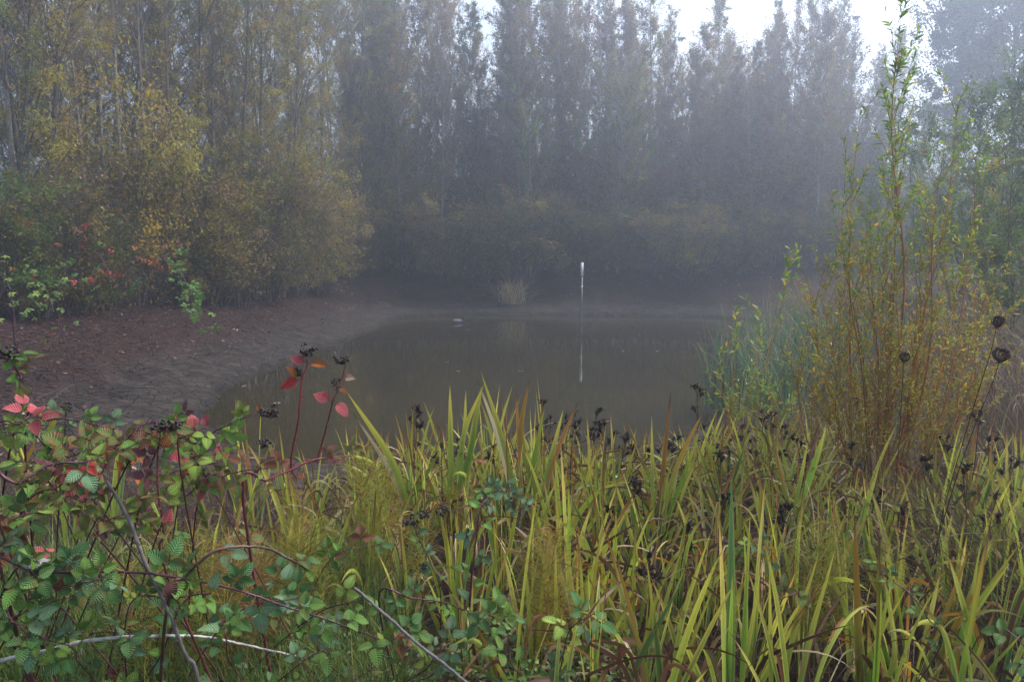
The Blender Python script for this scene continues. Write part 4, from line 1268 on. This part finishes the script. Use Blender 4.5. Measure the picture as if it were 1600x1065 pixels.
cane('thick dark cane rising from the left edge to the scarlet dead leaf', [(-20, 780, 1.75), (30, 757, 1.75), (75, 732, 1.8), (125, 724, 1.85), (165, 715, 1.9)], 0.0052, (0.07, 0.025, 0.025), MIXA, 5, (0.035, 0.05),
     heroes=((130, 724, 1.85, 5, 6, 'red', 3, 0.03), (120, 735, 1.85, 10, 12, 'blue', 3, 0.055)))
cane('arched dark twig with grey-green leaves over the bare mud at left', [(40, 690, 2.1), (72, 657, 2.1), (110, 656, 2.1), (150, 663, 2.1), (180, 670, 2.15)], 0.0035, (0.05, 0.02, 0.018), (('blue', 3), ('green', 2)), 7, (0.03, 0.04))
cane('upright thin dark stem with green leaves and berry near the left edge', [(100, 800, 2.1), (100, 740, 2.1), (102, 680, 2.1), (105, 640, 2.1)], 0.0018, (0.04, 0.02, 0.018), (('blue', 2), ('green', 2), ('lime', 1)), 3, (0.026, 0.034), span=(0.7, 1), berry=((106, 628, 2.1, 1),))
cane('arching brown bare cane looping down in the left foreground', [(262, 945, 1.8), (290, 900, 1.8), (340, 862, 1.8), (400, 857, 1.85), (450, 874, 1.85), (484, 895, 1.9)], 0.0052, BRNC, MIXD, 3, (0.04, 0.05), tip=0.6)
cane('upright purple thorny cane with blue-green leaves in the centre', [(738, 1000, 2.3), (735, 925, 2.3), (743, 860, 2.3), (752, 800, 2.3), (765, 772, 2.35)], 0.0048, PURP, (('blue', 3), ('green', 4), ('dark', 1)), 11, (0.034, 0.05))
cane('thin branch with grey-green leaf sprays at the top of the purple cane', [(758, 800, 2.35), (775, 765, 2.4), (795, 775, 2.4), (820, 800, 2.4)], 0.0022, PURP, (('blue', 1),), 12, (0.026, 0.036), rooted=False, span=(0.05, 1))
cane('purplish side cane lying left of the upright purple cane', [(590, 935, 2.2), (640, 935, 2.2), (690, 943, 2.25), (728, 955, 2.3)], 0.0036, PURP, MIXD, 5, (0.034, 0.048))
cane('upright dark red cane among the yellow horsetails at left', [(262, 900, 1.9), (257, 830, 1.9), (248, 770, 1.9), (250, 715, 1.9), (258, 670, 1.9)], 0.004, (0.11, 0.03, 0.03), MIXA, 12, (0.036, 0.05), span=(0.35, 1.0), berry=((250, 664, 1.9, 0), (268, 662, 1.9, 0)))
cane('dark leafy cane with deep red seed clusters left of the purple cane', [(690, 930, 2.5), (675, 880, 2.5), (655, 840, 2.5), (645, 815, 2.5)], 0.0028, (0.06, 0.02, 0.025), (('blue', 2), ('green', 2)), 7, (0.03, 0.042), berry=((645, 810, 2.5, 2), (658, 800, 2.5, 0), (690, 795, 2.5, 0), (660, 880, 2.5, 1)))
cane('thin dark weed stem with small green leaves in the right foreground', [(1470, 1010, 2.1), (1450, 965, 2.1), (1425, 930, 2.15), (1395, 905, 2.2), (1375, 880, 2.25)], 0.0022, (0.04, 0.02, 0.02), (('green', 2), ('dark', 2)), 7, (0.026, 0.034), nl=(3,))
cane('small bramble sprig with a red-edged leaf low among the irises', [(1200, 1000, 2.2), (1215, 965, 2.2), (1230, 940, 2.2), (1260, 930, 2.2)], 0.002, (0.12, 0.03, 0.03), (('edge', 2), ('green', 2)), 4, (0.036, 0.046), nl=(3,))
cane('small green bramble sprig between the middle irises below the dark mud', [(1150, 880, 2.6), (1165, 855, 2.6), (1190, 850, 2.6), (1215, 880, 2.6)], 0.002, (0.06, 0.04, 0.03), (('lime', 2), ('blue', 2)), 6, (0.03, 0.036), nl=(3,))
cane('dark green bramble leaves at the lower right corner', [(1650, 1090, 1.9), (1620, 1050, 1.9), (1600, 1010, 1.9), (1575, 985, 1.95)], 0.003, PURP, (('dark', 3), ('green', 1)), 5, (0.042, 0.05))
cane('bramble spray with big green leaves hanging in at the left edge', [(-60, 640, 1.7), (-40, 590, 1.7), (-10, 560, 1.7), (15, 575, 1.72), (30, 600, 1.75)], 0.003, PURP, (('green', 3), ('lime', 1), ('edge', 1)), 6, (0.03, 0.04), span=(0.5, 1), berry=((12, 545, 1.72, 0),))
# the thicket of other canes at left: start, end, depth, leaf mix
fill = [((-20, 720), (60, 640), 1.9, MIXA), ((-20, 850), (80, 800), 1.8, MIXG), ((-10, 1000), (120, 930), 1.75, MIXD), ((30, 960), (180, 900), 1.75, MIXD), ((60, 760), (170, 690), 2.0, MIXA), ((150, 760), (230, 660), 2.0, MIXA),
        ((190, 750), (300, 655), 2.05, MIXA), ((230, 740), (330, 665), 2.0, MIXA), ((280, 770), (380, 690), 2.1, MIXA), ((310, 780), (420, 730), 2.15, MIXA), ((130, 850), (240, 790), 1.9, MIXA), ((20, 820), (130, 740), 1.95, MIXA),
        ((60, 900), (-10, 820), 1.85, (('brown', 3), ('orange', 1.4), ('edge', 2), ('green', 2))), ((200, 960), (330, 930), 1.8, MIXD), ((330, 1000), (480, 930), 1.95, MIXD), ((380, 1060), (350, 970), 1.85, MIXD), ((430, 1010), (560, 940), 2.1, MIXD), ((560, 1060), (640, 985), 2.05, MIXG), 
        ((700, 1040), (790, 950), 2.2, MIXD), ((820, 1060), (760, 960), 2.1, MIXD), ((500, 900), (600, 850), 2.5, MIXG), ((180, 820), (90, 770), 1.9, MIXG), ((0, 930), (60, 880), 1.7, MIXD), ((150, 1060), (60, 990), 1.75, MIXD), ((250, 830), (330, 740), 2.1, MIXA), ((420, 1070), (520, 1010), 1.95, MIXD), ((860, 1070), (930, 960), 2.2, MIXD)]
more = [((60, 1010), (210, 985), 1.85, MIXG), ((240, 1040), (300, 930), 1.9, MIXD), ((20, 690), (120, 720), 2.0, MIXA), ((100, 720), (220, 700), 2.15, MIXA), ((210, 790), (350, 720), 2.15, MIXA),
        ((520, 1040), (420, 900), 2.1, MIXD), ((640, 1060), (720, 1000), 2.1, MIXD), ((-30, 960), (50, 1010), 1.7, MIXD), ((330, 760), (250, 690), 2.1, MIXA), ((120, 800), (30, 720), 2.0, MIXA)]
for (a, b_, Y, mix) in fill + more:
    mid = ((a[0] + b_[0]) / 2 + U(-15, 15), min(a[1], b_[1]) + abs(a[1] - b_[1]) * 0.25, Y)
    o = cane(None, [(a[0], a[1], Y + 0.05), mid, (b_[0], b_[1], Y + U(-0.05, 0.1))], U(0.0022, 0.0036), (0.07 * U(0.7, 1.6), 0.028, 0.03), mix, int(U(8, 13)), (0.032, 0.058), span=(0.12, 1.0), nl=(1, 3, 3, 3))
    row = 'high' if b_[1] < 780 else 'midway up' if b_[1] < 925 else 'low'
    side = ' at far left' if b_[0] < 140 else ' left of the red canes' if b_[0] < 450 else ' near the upright purple cane'
    in_cell(o, 'leafy bramble', 'leafy brambles', row + side, b_[0])

# brambles hanging over the left bank
cane('green bramble trail hanging from the left bank shrubs', [(255, 400, 12.2), (272, 410, 12.0), (290, 440, 11.6), (300, 470, 11.3), (318, 510, 11.0)], 0.008, PURP, (('green', 5), ('dark', 2)), 46, (0.06, 0.09), rooted=False, thorns=False, span=(0.2, 1), nl=(5,), scatter=0.10)
cane('orange-leaved bramble trail above the green hanging one', [(225, 425, 12.3), (235, 405, 12.2), (250, 400, 12.1), (262, 412, 12.0)], 0.008, PURP, (('orange', 4), ('brown', 1)), 22, (0.05, 0.075), rooted=False, thorns=False, nl=(3,), scatter=0.2)
cane('yellow-green bramble mound at the foot of the left bank shrubs', [(20, 500, 9.4), (45, 440, 9.4), (70, 450, 9.2), (85, 490, 9.0)], 0.008, PURP, (('lime', 1), ('green', 3)), 26, (0.04, 0.065), thorns=False, nl=(5,), scatter=0.2)
cane('dark green bramble arch under the red-leaved shrub at left', [(90, 470, 10.4), (120, 410, 10.4), (150, 395, 10.3), (175, 430, 10.2)], 0.008, PURP, (('green', 2), ('dark', 2), ('red', 2), ('brown', 1)), 30, (0.04, 0.065), thorns=False, nl=(5,), scatter=0.2)
cane('yellowing bramble drooping by the left edge of the bank', [(-30, 520, 9.0), (-5, 430, 9.0), (15, 450, 8.9), (25, 510, 8.8)], 0.008, PURP, (('lime', 2), ('edge', 2), ('orange', 1), ('red', 0.6)), 22, (0.04, 0.06), thorns=False, nl=(5,), scatter=0.2)

# ------------------------------------------------------------------ dead sticks
def stick(label, pts, r0, r1, col, name='dead_stick', rooted=False):
    W = [P(*q) for q in pts]
    if rooted:
        g = W[-1] + np.array([0.02, 0.02, 0]); g[2] = gz(g[0], g[1]) - 0.02
        W.append(g)
    n = 12 * len(W)
    Q = catmull(W, n) + np.cumsum(rng.normal(size=(n, 3)), 0) * 0.0008
    root = link(name, None); root.location = Q[0]
    tag(root, label, 'stick')
    b = MB()
    s = np.linspace(0, 1, n)
    r = r0 + (r1 - r0) * s + 0.0004 * rng.normal(size=n)
    r[0] *= 0.3; r[-1] *= 0.3
    tubes(b, Q - Q[0], r[None], 10, np.array(col))
    link('shaft', b.mesh('shaft', M_DRY), root)
    # knots and broken side stubs
    for i in range(4):
        k = MB()
        p_, t_ = at(Q[None], np.array([0]), np.array([U(0.1, 0.9)]))
        dv = norm(np.cross(t_[0], rng.normal(size=3)) + 0.4 * t_[0])
        tubes(k, np.stack([p_[0], p_[0] + dv * r0 * 2, p_[0] + dv * r0 * U(3, 6)]) - Q[0], np.array([[r0 * 0.5, r0 * 0.35, r0 * 0.1]]), 6, np.array(col) * 0.8)
        link('side_stub', k.mesh('side_stub', M_DRY), root)
    return root


stick('slanting dark grey dead stalk crossing the purple cane at left', [(166, 750, 1.85), (196, 800, 1.85), (225, 868, 1.82), (262, 945, 1.8), (290, 1010, 1.8), (312, 1060, 1.8)], 0.0045, 0.0055, (0.13, 0.11, 0.10), rooted=True)
stick('pale lichen-grey branch lying low in the left foreground', [(-40, 1042, 1.75), (40, 1022, 1.78), (120, 1003, 1.8), (200, 993, 1.85), (290, 990, 1.95), (360, 998, 2.05), (465, 1020, 2.2)], 0.0062, 0.0032, (0.36, 0.35, 0.32), 'fallen_branch')
stick('straight smooth grey stick lying at the bottom centre', [(553, 917, 2.0), (600, 955, 1.98), (645, 992, 1.96), (692, 1030, 1.94), (770, 1095, 1.92)], 0.0044, 0.0046, (0.13, 0.115, 0.115))

# dried wild-carrot heads
def carrot(label, pts, size, tiltv):
    W = [P(*q) for q in pts]
    g = W[0].copy(); g[2] = gz(g[0], g[1]) - 0.02
    Q = catmull([g] + W, 40)
    root = thing('dry_seed_head', 'seed head', Q[0], 0, 1, label)
    b = MB()
    tubes(b, Q - Q[0], np.linspace(0.0026, 0.0014, 40)[None], 6, (0.045, 0.028, 0.022))
    link('stem', b.mesh('stem', M_DRY), root)
    h = MB()
    n = 46
    az = rng.random(n) * 6.283
    rr = np.sqrt(rng.random(n))
    s = np.linspace(0, 1, 9)[None]
    bul = np.sin(np.pi * np.clip(s * 0.78, 0, 1)) * (0.35 + 0.65 * rr)[:, None]
    Qn = np.stack([bul * np.cos(az)[:, None] * 0.62, bul * np.sin(az)[:, None] * 0.62, s * (1.05 - 0.15 * rr)[:, None]], -1) * size
    Qn += np.cumsum(rng.normal(size=Qn.shape), 1) * size * 0.012
    tubes(h, Qn, np.linspace(0.0012, 0.0008, 9)[None], 4, (0.05, 0.03, 0.02))
    for q in Qn:
        ball(h, q[-1], size * 0.09 * U(0.7, 1.3), np.array((0.04, 0.025, 0.018)) * U(0.6, 1.6), 6, 4)
    for a in np.linspace(0, 6.28, 7)[:-1]:
        e = np.array([math.cos(a), math.sin(a), -0.1]) * size * 0.75
        tubes(h, np.stack([np.zeros(3), e * 0.5 + np.array([0, 0, -0.004]), e]), np.array([[0.0008, 0.0006, 0.0003]]), 4, (0.06, 0.035, 0.025))
    o = link('head', h.mesh('head', M_DRY), root)
    o.matrix_local = Matrix.Translation(Vector(Q[-1] - Q[0])) @ Vector(tiltv).to_track_quat('Z', 'Y').to_matrix().to_4x4()


carrot('upper dry brown seed head on a long dark stem at right', [(1466, 840, 2.9), (1490, 740, 2.9), (1520, 640, 2.9), (1545, 560, 2.9), (1557, 512, 2.9)], 0.045, (0.2, 0, 1))
carrot('lower dry brown seed head shaped like a cup at right', [(1450, 905, 2.8), (1490, 760, 2.8), (1525, 660, 2.8), (1550, 600, 2.8), (1561, 566, 2.8)], 0.055, (0.12, -0.1, 1))
carrot('small dark seed head standing before the willow bush', [(1398, 780, 3.4), (1404, 700, 3.4), (1409, 620, 3.4), (1412, 566, 3.4)], 0.045, (0.05, -0.1, 1))

# ------------------------------------------------------------------ willow bush in front
def willow_bush(label, foot, Y, tips, name='willow_bush', shoots=15, lsc=1.0, r0=0.011, leafy=11):
    g = on_ground(foot, Y)
    root = thing(name, 'willow', g, 0, 1, label)
    K = 16
    st = []
    for (tx, ty, dY) in tips:
        t = P(tx, ty, Y + dY) - g
        b0 = np.array([t[0] * 0.34 + U(-0.08, 0.08), U(-0.14, 0.14), -0.04])
        m1 = b0 + (t - b0) * 0.45 + np.array([(t[0] - b0[0]) * 0.20, 0, 0]) + rng.normal(size=3) * 0.04
        m2 = b0 + (t - b0) * 0.75 + np.array([(t[0] - b0[0]) * 0.12, 0, 0]) + rng.normal(size=3) * 0.03
        st.append(catmull([b0, m1, m2, t], K))
    st = np.array(st)
    N = len(st)
    hgt = st[:, -1, 2]
    s = np.linspace(0, 1, K)
    b = MB()
    tubes(b, st, (r0 * (0.35 + 0.65 * hgt / hgt.max()))[:, None] * (1 - 0.88 * s)[None], 7, pal(((0.30, 0.105, 0.022), (0.22, 0.085, 0.02), (0.33, 0.16, 0.03)), (3, 2, 2), N, 0.15))
    few = shoots < 4                # a sapling: its few twigs belong to the stem
    if not few: link('stems', b.mesh('stems', M_CANE), root)
    side_ = np.array([0.4 if abs(q_[0] - 1408) > 55 and q_[1] < 330 and foot > 1300 else 1.0 for q_ in tips])
    n = ((shoots * hgt / hgt.max() + 5) * side_).astype(int)
    si = np.repeat(np.arange(N), n)
    M_ = len(si)
    u = U(0.14, 0.97, M_)
    p0, t0 = at(st, si, u)
    rnd = rng.normal(size=(M_, 3))
    d = norm(t0 * 1.0 + norm(np.cross(t0, rnd)) * U(0.4, 0.9, (M_, 1)) + np.array([0, 0, 0.35]))
    L = U(0.16, 0.55, M_) * (1.2 - 0.6 * u)
    k = np.linspace(0, 1, 6)
    S = p0[:, None] + d[:, None] * (L[:, None] * k)[..., None]
    S[:, :, 2] += 0.12 * L[:, None] * k[None] ** 2
    S += np.cumsum(rng.normal(size=S.shape), 1) * 0.006
    if not few: b = MB()
    tubes(b, S, np.linspace(0.0026, 0.0009, 6)[None], 5, pal(((0.30, 0.14, 0.025), (0.28, 0.2, 0.035), (0.2, 0.07, 0.02)), (3, 3, 1.5), M_, 0.2))
    link('stems' if few else 'shoots', b.mesh('shoots', M_CANE), root)
    # narrow leaves along shoots and stem tops
    src = np.concatenate([np.repeat(np.arange(M_), leafy)])
    pl, tl = at(S, src, U(0.1, 1, len(src)))
    src2 = np.repeat(np.arange(N), 26)
    pl2, tl2 = at(st, src2, U(0.66, 1.0, len(src2)))
    pl, tl = np.concatenate([pl, pl2]), np.concatenate([tl, tl2])
    q = len(pl)
    az = norm(np.cross(tl, rng.normal(size=(q, 3))))
    dd = norm(tl * U(0.5, 1.2, (q, 1)) + az * U(0.4, 1.0, (q, 1)))
    hh = np.clip(pl[:, 2] / hgt.max(), 0, 1)
    Ll = lsc * (0.036 + 0.030 * hh ** 1.3) * U(0.6, 1.35, q)
    kk = np.linspace(0, 1, 5)
    Lp = pl[:, None] + dd[:, None] * (Ll[:, None] * kk)[..., None]
    Lp[:, :, 2] -= 0.25 * Ll[:, None] * kk[None] ** 2
    sdv = norm(np.cross(dd, rng.normal(size=(q, 3)) + np.array([0, 0, 1.0])))
    lowc = pal(((0.50, 0.37, 0.035), (0.34, 0.33, 0.04), (0.52, 0.28, 0.03), (0.26, 0.30, 0.05)), (3, 3, 1.2, 2.5), q, 0.2)
    hic = pal(((0.15, 0.27, 0.035), (0.24, 0.32, 0.045), (0.42, 0.36, 0.04)), (4, 3, 1), q, 0.2)
    t = (rng.random(q) < smooth(0.2, 0.75, hh))[:, None]
    b = MB()
    ribbons(b, Lp, sdv[:, None], (Ll * U(0.08, 0.125, q))[:, None] * np.array([0.35, 0.95, 1.0, 0.6, 0.05])[None], np.where(t, hic, lowc), 3, 0.35)
    link('foliage', b.mesh('foliage', M_WILLOW), root)
    return root


tips = [(1410, 4, 0), (1398, 150, 0.1), (1345, 165, -0.1), (1497, 150, 0.1), (1478, 215, -0.1), (1532, 262, 0.1), (1322, 260, 0.2), (1292, 400, 0.0), (1330, 335, -0.2), (1378, 245, 0.2), (1458, 290, 0.25), (1515, 370, -0.1), (1552, 425, 0.15), (1270, 470, 0.1), (1300, 520, -0.2), (1352, 395, 0.3),
        (1442, 400, 0.0), (1490, 420, 0.2), (1540, 510, -0.1), (1252, 575, 0.0), (1312, 590, -0.25), (1372, 470, -0.2), (1432, 510, 0.3), (1500, 545, -0.2), (1565, 470, 0.2), (1285, 560, 0.3), (1340, 540, 0.1), (1465, 480, -0.3), (1360, 300, 0.0), (1530, 440, 0.3), (1386, 360, -0.15), (1470, 350, 0.1), (1320, 440, 0.15), (1300, 640, 0.1), (1340, 650, -0.2), (1440, 620, -0.25), (1480, 640, 0.1), (1520, 600, -0.1), (1360, 600, 0.2), (1420, 590, 0.0), (1452, 560, 0.25), (1275, 620, -0.1), (1390, 560, -0.3), (1545, 560, 0.0), (1330, 480, 0.25)]
willow_bush('tall willow bush with orange stems and narrow yellow-green leaves at right', 1392, 4.5, tips, shoots=28, leafy=16, r0=0.009, lsc=0.86)
willow_bush('low yellow-leaved willow bush between the reeds and the irises', 1165, 6.6, [(1140, 625, 0), (1180, 612, 0.2), (1210, 615, -0.1), (1225, 640, 0.1), (1160, 645, 0.1), (1195, 655, 0)], shoots=9, r0=0.005, leafy=8)
willow_bush('slender willow sapling leaning right over the reed bed', 1140, 7.2, [(1231, 402, 0), (1185, 480, 0.1), (1150, 480, 0.1), (1125, 545, 0.0), (1290, 530, 0.3)], shoots=2, r0=0.008, leafy=6, lsc=1.6)

# ------------------------------------------------------------------ horsetails, rushes, grass
def horsetail(H, col_, nwh):
    b, c = MB(), MB()
    K = 12
    s = np.linspace(0, 1, K)
    bend = rng.normal(size=2) * 0.12
    Q = np.stack([bend[0] * s ** 2 * H, bend[1] * s ** 2 * H, s * H - 0.02], -1)
    tubes(b, Q, np.linspace(0.0024, 0.0009, K)[None], 6, np.array(col_) * 0.9)
    nb_ = 11
    u = np.repeat(np.linspace(0.25, 0.98, nwh), nb_)
    n = len(u)
    p0, t0 = at(Q[None], np.zeros(n, int), u)
    az = rng.random(n) * 6.283
    L = U(0.6, 1.1, n) * (0.15 * np.sin(np.pi * np.clip(0.15 + 0.8 * (1 - u), 0, 1)) + 0.015)
    k = np.linspace(0, 1, 6)
    out_ = np.stack([np.cos(az), np.sin(az), 0 * az], -1)
    R_ = p0[:, None] + out_[:, None] * (L[:, None] * k * 0.85)[..., None]
    R_[:, :, 2] += L[:, None] * (0.55 * k + 0.3 * k ** 2 - U(0, 0.7, (n, 1)) * k ** 3)
    tubes(c, R_, np.linspace(0.00095, 0.0005, 6)[None], 3, pal((col_, np.array(col_) * np.array((1.25, 0.9, 0.8)), (0.20, 0.12, 0.05)), (4, 2, 0.7), n, 0.2))
    return {'stem': b.mesh('stem', M_GRASS), 'branches': c.mesh('branches', M_GRASS)}


HT = [horsetail(0.55, (0.26, 0.28, 0.04), 17), horsetail(0.5, (0.20, 0.25, 0.04), 16), horsetail(0.6, (0.31, 0.26, 0.04), 18), horsetail(0.5, (0.26, 0.14, 0.06), 15)]
ht_spots = [(235, 2.15), (255, 2.35), (275, 2.2), (300, 2.4), (320, 2.25), (345, 2.45), (370, 2.3), (395, 2.5), (420, 2.4), (335, 2.6), (285, 2.6), (445, 2.6), (470, 2.5), (500, 2.7), (410, 2.75), (360, 2.8), (240, 2.6), (520, 2.9), (560, 3.1), (585, 3.4), (610, 3.4), (575, 3.0),
            (835, 2.5), (850, 2.55), (865, 2.5), (848, 2.65), (870, 2.7), (1285, 2.5), (1300, 2.55), (1315, 2.6), (1275, 2.65), (200, 2.2), (545, 3.6), (460, 2.9), (640, 3.0)]
for i, (px, Y) in enumerate(ht_spots):
    g = on_ground(px, Y)
    brown = px in (345, 370, 360, 335, 395)
    o = spawn('horsetail', 'horsetail', HT[3 if brown else int(rng.integers(0, 3))], g, None, U(0.85, 1.15))
    pl = 'behind the brambles at left' if px < 400 else 'under the red canes' if px < 530 else 'left of the iris stand' if px < 700 else 'among the middle irises' if px < 1000 else 'among the right irises'
    in_cell(o, 'brown feathery horsetail' if brown else 'yellow feathery horsetail', 'brown feathery horsetails' if brown else 'yellow feathery horsetails', pl, px)

# rush clumps leaning in from the right
def rush(n, L, c):
    b = MB()
    a0 = np.radians(U(20, 62, n)); az = np.radians(180 + rng.normal(size=n) * 32)
    K = 9
    s = np.linspace(0, 1, K)
    th = a0[:, None] + np.radians(U(5, 40, n))[:, None] * s[None] ** 2
    Ls = U(L[0], L[1], n)[:, None] / (K - 1)
    r = np.concatenate([np.zeros((n, 1)), np.cumsum(np.sin(th[:, :-1]) * Ls, 1)], 1)
    z = np.concatenate([np.zeros((n, 1)), np.cumsum(np.cos(th[:, :-1]) * Ls, 1)], 1)
    p0 = rng.normal(size=(n, 2)) * 0.06
    Q = np.stack([p0[:, :1] + r * np.cos(az)[:, None], p0[:, 1:] + r * np.sin(az)[:, None], z - 0.02], -1)
    tubes(b, Q, np.linspace(0.0016, 0.0006, K)[None], 4, pal(c, (3, 2, 1), n, 0.25))
    return b.mesh('stems', M_GRASS)


RUSH = [rush(80, (0.6, 1.0), ((0.06, 0.06, 0.025), (0.10, 0.08, 0.03), (0.16, 0.14, 0.04))), rush(70, (0.5, 0.9), ((0.05, 0.04, 0.025), (0.09, 0.10, 0.03), (0.14, 0.09, 0.04)))]
for i, (px, Y, s, lb) in enumerate(((1625, 2.75, 1.0, 'thin dark rush clump leaning left from the right edge, nearest one'), (1600, 3.3, 1.0, 'thin dark rush clump leaning left behind the nearest one'), (1520, 3.6, 0.8, 'smaller thin rush clump right of the willow bush foot'), (1690, 3.0, 1.1, 'rush clump at the right edge with its foot out of sight'))):
    spawn('rush_clump', 'rushes', {'stems': RUSH[i % 2]}, on_ground(px, Y), U(-0.3, 0.3), s, lb, 'rush clumps at the right edge')

# grass, thatch and small leaves covering the near bank (nobody could count them)
def sward(n, L, W, cols, w, region, lean, name, label, cat):
    x, y = region(n)
    n = len(x)
    z = ground_z(x, y)
    az = rng.random(n) * 6.283
    a0 = np.radians(np.abs(rng.normal(size=n)) * lean)
    be = np.radians(U(5, 90, n))
    K = 6
    s = np.linspace(0, 1, K)
    th = a0[:, None] + be[:, None] * s[None] ** 1.6
    Ls = U(L[0], L[1], n)[:, None] / (K - 1)
    r = np.concatenate([np.zeros((n, 1)), np.cumsum(np.sin(th[:, :-1]) * Ls, 1)], 1)
    zz = np.concatenate([np.zeros((n, 1)), np.cumsum(np.cos(th[:, :-1]) * Ls, 1)], 1)
    Q = np.stack([x[:, None] + r * np.cos(az)[:, None], y[:, None] + r * np.sin(az)[:, None], z[:, None] + zz - 0.01], -1)
    sdv = np.stack([-np.sin(az), np.cos(az), 0 * az], -1)[:, None] + rng.normal(size=(n, 1, 3)) * 0.3
    b = MB()
    ribbons(b, Q, sdv, U(W[0], W[1], n)[:, None] * (1 - s ** 2)[None] + 0.0002, pal(cols, w, n, 0.25), 2, 0)
    tag(link(name, b.mesh(name, M_GRASS)), label, cat, None, 'stuff')


def near_bank(n):
    y = 1.5 + 5.6 * rng.random(n) ** 1.3
    x = (U(-120, 1720, n) - 800) / F * y
    k = pond_distance(x, y) > 0.5
    return x[k], y[k]


def left_near(n):
    y = U(1.5, 3.2, n)
    x = (U(-120, 620, n) - 800) / F * y
    return x, y


def right_bank(n):
    y = U(4.5, 12, n)
    x = (U(1180, 1720, n) - 800) / F * y
    k = pond_distance(x, y) > 0.4
    return x[k], y[k]


sward(11000, (0.08, 0.32), (0.0008, 0.002), ((0.16, 0.11, 0.05), (0.09, 0.05, 0.028), (0.34, 0.27, 0.14), (0.12, 0.15, 0.03), (0.05, 0.03, 0.02)), (3, 3, 1, 2, 3), near_bank, 45, 'dry_grass', 'tangled dry grass and thatch covering the near bank', 'grass')
sward(15000, (0.15, 0.5), (0.0008, 0.0022), ((0.08, 0.14, 0.03), (0.13, 0.17, 0.035), (0.24, 0.23, 0.06), (0.05, 0.09, 0.03)), (3, 2, 1.2, 2), left_near, 28, 'green_grass', 'fine green grass under the brambles at left', 'grass')
sward(6000, (0.2, 0.7), (0.001, 0.003), ((0.15, 0.11, 0.07), (0.10, 0.07, 0.05), (0.12, 0.14, 0.04), (0.22, 0.17, 0.1)), (3, 3, 2, 1), right_bank, 35, 'bank_grass', 'withered grass on the right bank below the willow bush', 'grass')
# small-leaved green ground cover at the bottom
n = 5200
x = np.concatenate([(U(290, 560, n // 2) - 800) / F * 2.2, (U(560, 1000, n - n // 2) - 800) / F * 2.2])
y = U(1.9, 2.6, n)
x = x * y / 2.2
mb = MB()
p = np.stack([x, y, ground_z(x, y) + U(0.01, 0.2, n)], -1)
leaves(mb, p, np.stack([rng.normal(size=n), rng.normal(size=n), rng.normal(size=n) * 0.3], -1), U(0.012, 0.028, n), U(0.009, 0.02, n), pal(((0.12, 0.19, 0.06), (0.06, 0.12, 0.035), (0.17, 0.22, 0.08), (0.12, 0.07, 0.03)), (3, 4, 1.5, 1.5), n, 0.25), np.stack([rng.normal(size=n) * 0.5, rng.normal(size=n) * 0.5 - 0.3, np.ones(n)], -1))
tag(link('ground_cover', mb.mesh('ground_cover', M_GRASS)), 'small-leaved green ground cover at the bottom of the picture', 'ground cover', None, 'stuff')

# single fallen leaves and pale stones that catch the eye
def lone_leaf(name, cat, label, px, py, Y, kind, size, d, white=None):
    root = thing(name, cat, P(px, py, Y), 0, 1, label)
    o = link('blade', BL[(kind, 1)][0] if white is None else white, root)
    o.matrix_local = orient((0, 0, 0), d, to_cam(P(px, py, Y)) + np.array([0.1, 0, 0.5]), size)


wl_ = MB()
V, f, C, uv = leaflet(1.0, 0.5, (0.62, 0.63, 0.62), (0.55, 0.56, 0.55), 0.4)
wl_.add(V, f, C, uv)
WHITE = wl_.mesh('white_leaf', M_BRAMBLE)
lone_leaf('white_leaf', 'leaf', 'white curled dead leaf caught on the brambles at left', 40, 884, 1.75, 'pale', 0.06, (1, 0, 0.35), WHITE)
lone_leaf('curled_leaf', 'leaf', 'dark maroon curled leaf where the brown cane meets the purple cane', 262, 900, 1.74, 'purple', 0.05, (0.2, 0, -1))
lone_leaf('curled_leaf', 'leaf', 'round grey-brown dead leaf caught low among the front irises', 970, 1000, 2.2, 'brown', 0.055, (0.1, 0, -1))


def stone(label, px, Y, r):
    g = on_ground(px, Y)
    root = thing('pale_stone', 'stone', g, 0, 1, label)
    b = MB()
    th = np.linspace(0.02, math.pi - 0.02, 10); ph = np.arange(14) * 2 * math.pi / 14
    V = np.stack([np.sin(th)[:, None] * np.cos(ph), np.sin(th)[:, None] * np.sin(ph), np.cos(th)[:, None] + 0 * ph], -1)
    V = V * (1 + 0.12 * np.sin(V[..., :1] * 5 + 1) * np.cos(V[..., 1:2] * 4)) * r * np.array([1.25, 0.9, 0.75]) + np.array([0, 0, r * 0.45])
    b.add(V, grid_faces(1, 10, 14, True), (0.62, 0.62, 0.62))
    link('surface', b.mesh('surface', M_DRY), root)


stone('larger pale stone on the mud seen between the iris blades', 990, 6.3, 0.06)
stone('smaller pale stone on the mud left of the larger one', 970, 6.4, 0.045)

label_cells()

# ------------------------------------------------------------------ fog
hm, n, l = new_mat('fog')
out = n.new('ShaderNodeOutputMaterial')
pv = n.new('ShaderNodeVolumePrincipled')
pv.inputs['Color'].default_value = (0.57, 0.635, 0.755, 1)
pv.inputs['Density'].default_value = HAZE_DENSITY
pv.inputs['Anisotropy'].default_value = 0.72
l.new(pv.outputs[0], out.inputs['Volume'])
b = MB()
x0, x1, y0, y1, z0, z1 = -190, 190, -190, 190, float(GZ.min()) - 1.0, 24.0
V = np.array([(x, y, z) for z in (z0, z1) for x, y in ((x0, y0), (x1, y0), (x1, y1), (x0, y1))])
b.add(V, [(3, 2, 1, 0), (4, 5, 6, 7), (0, 1, 5, 4), (1, 2, 6, 5), (2, 3, 7, 6), (3, 0, 4, 7)], (1, 1, 1))
hz = link('haze', b.mesh('haze', hm, False))
tag(hz, 'pale blue-grey fog hanging over the pond and the wood', 'fog', None, 'stuff')
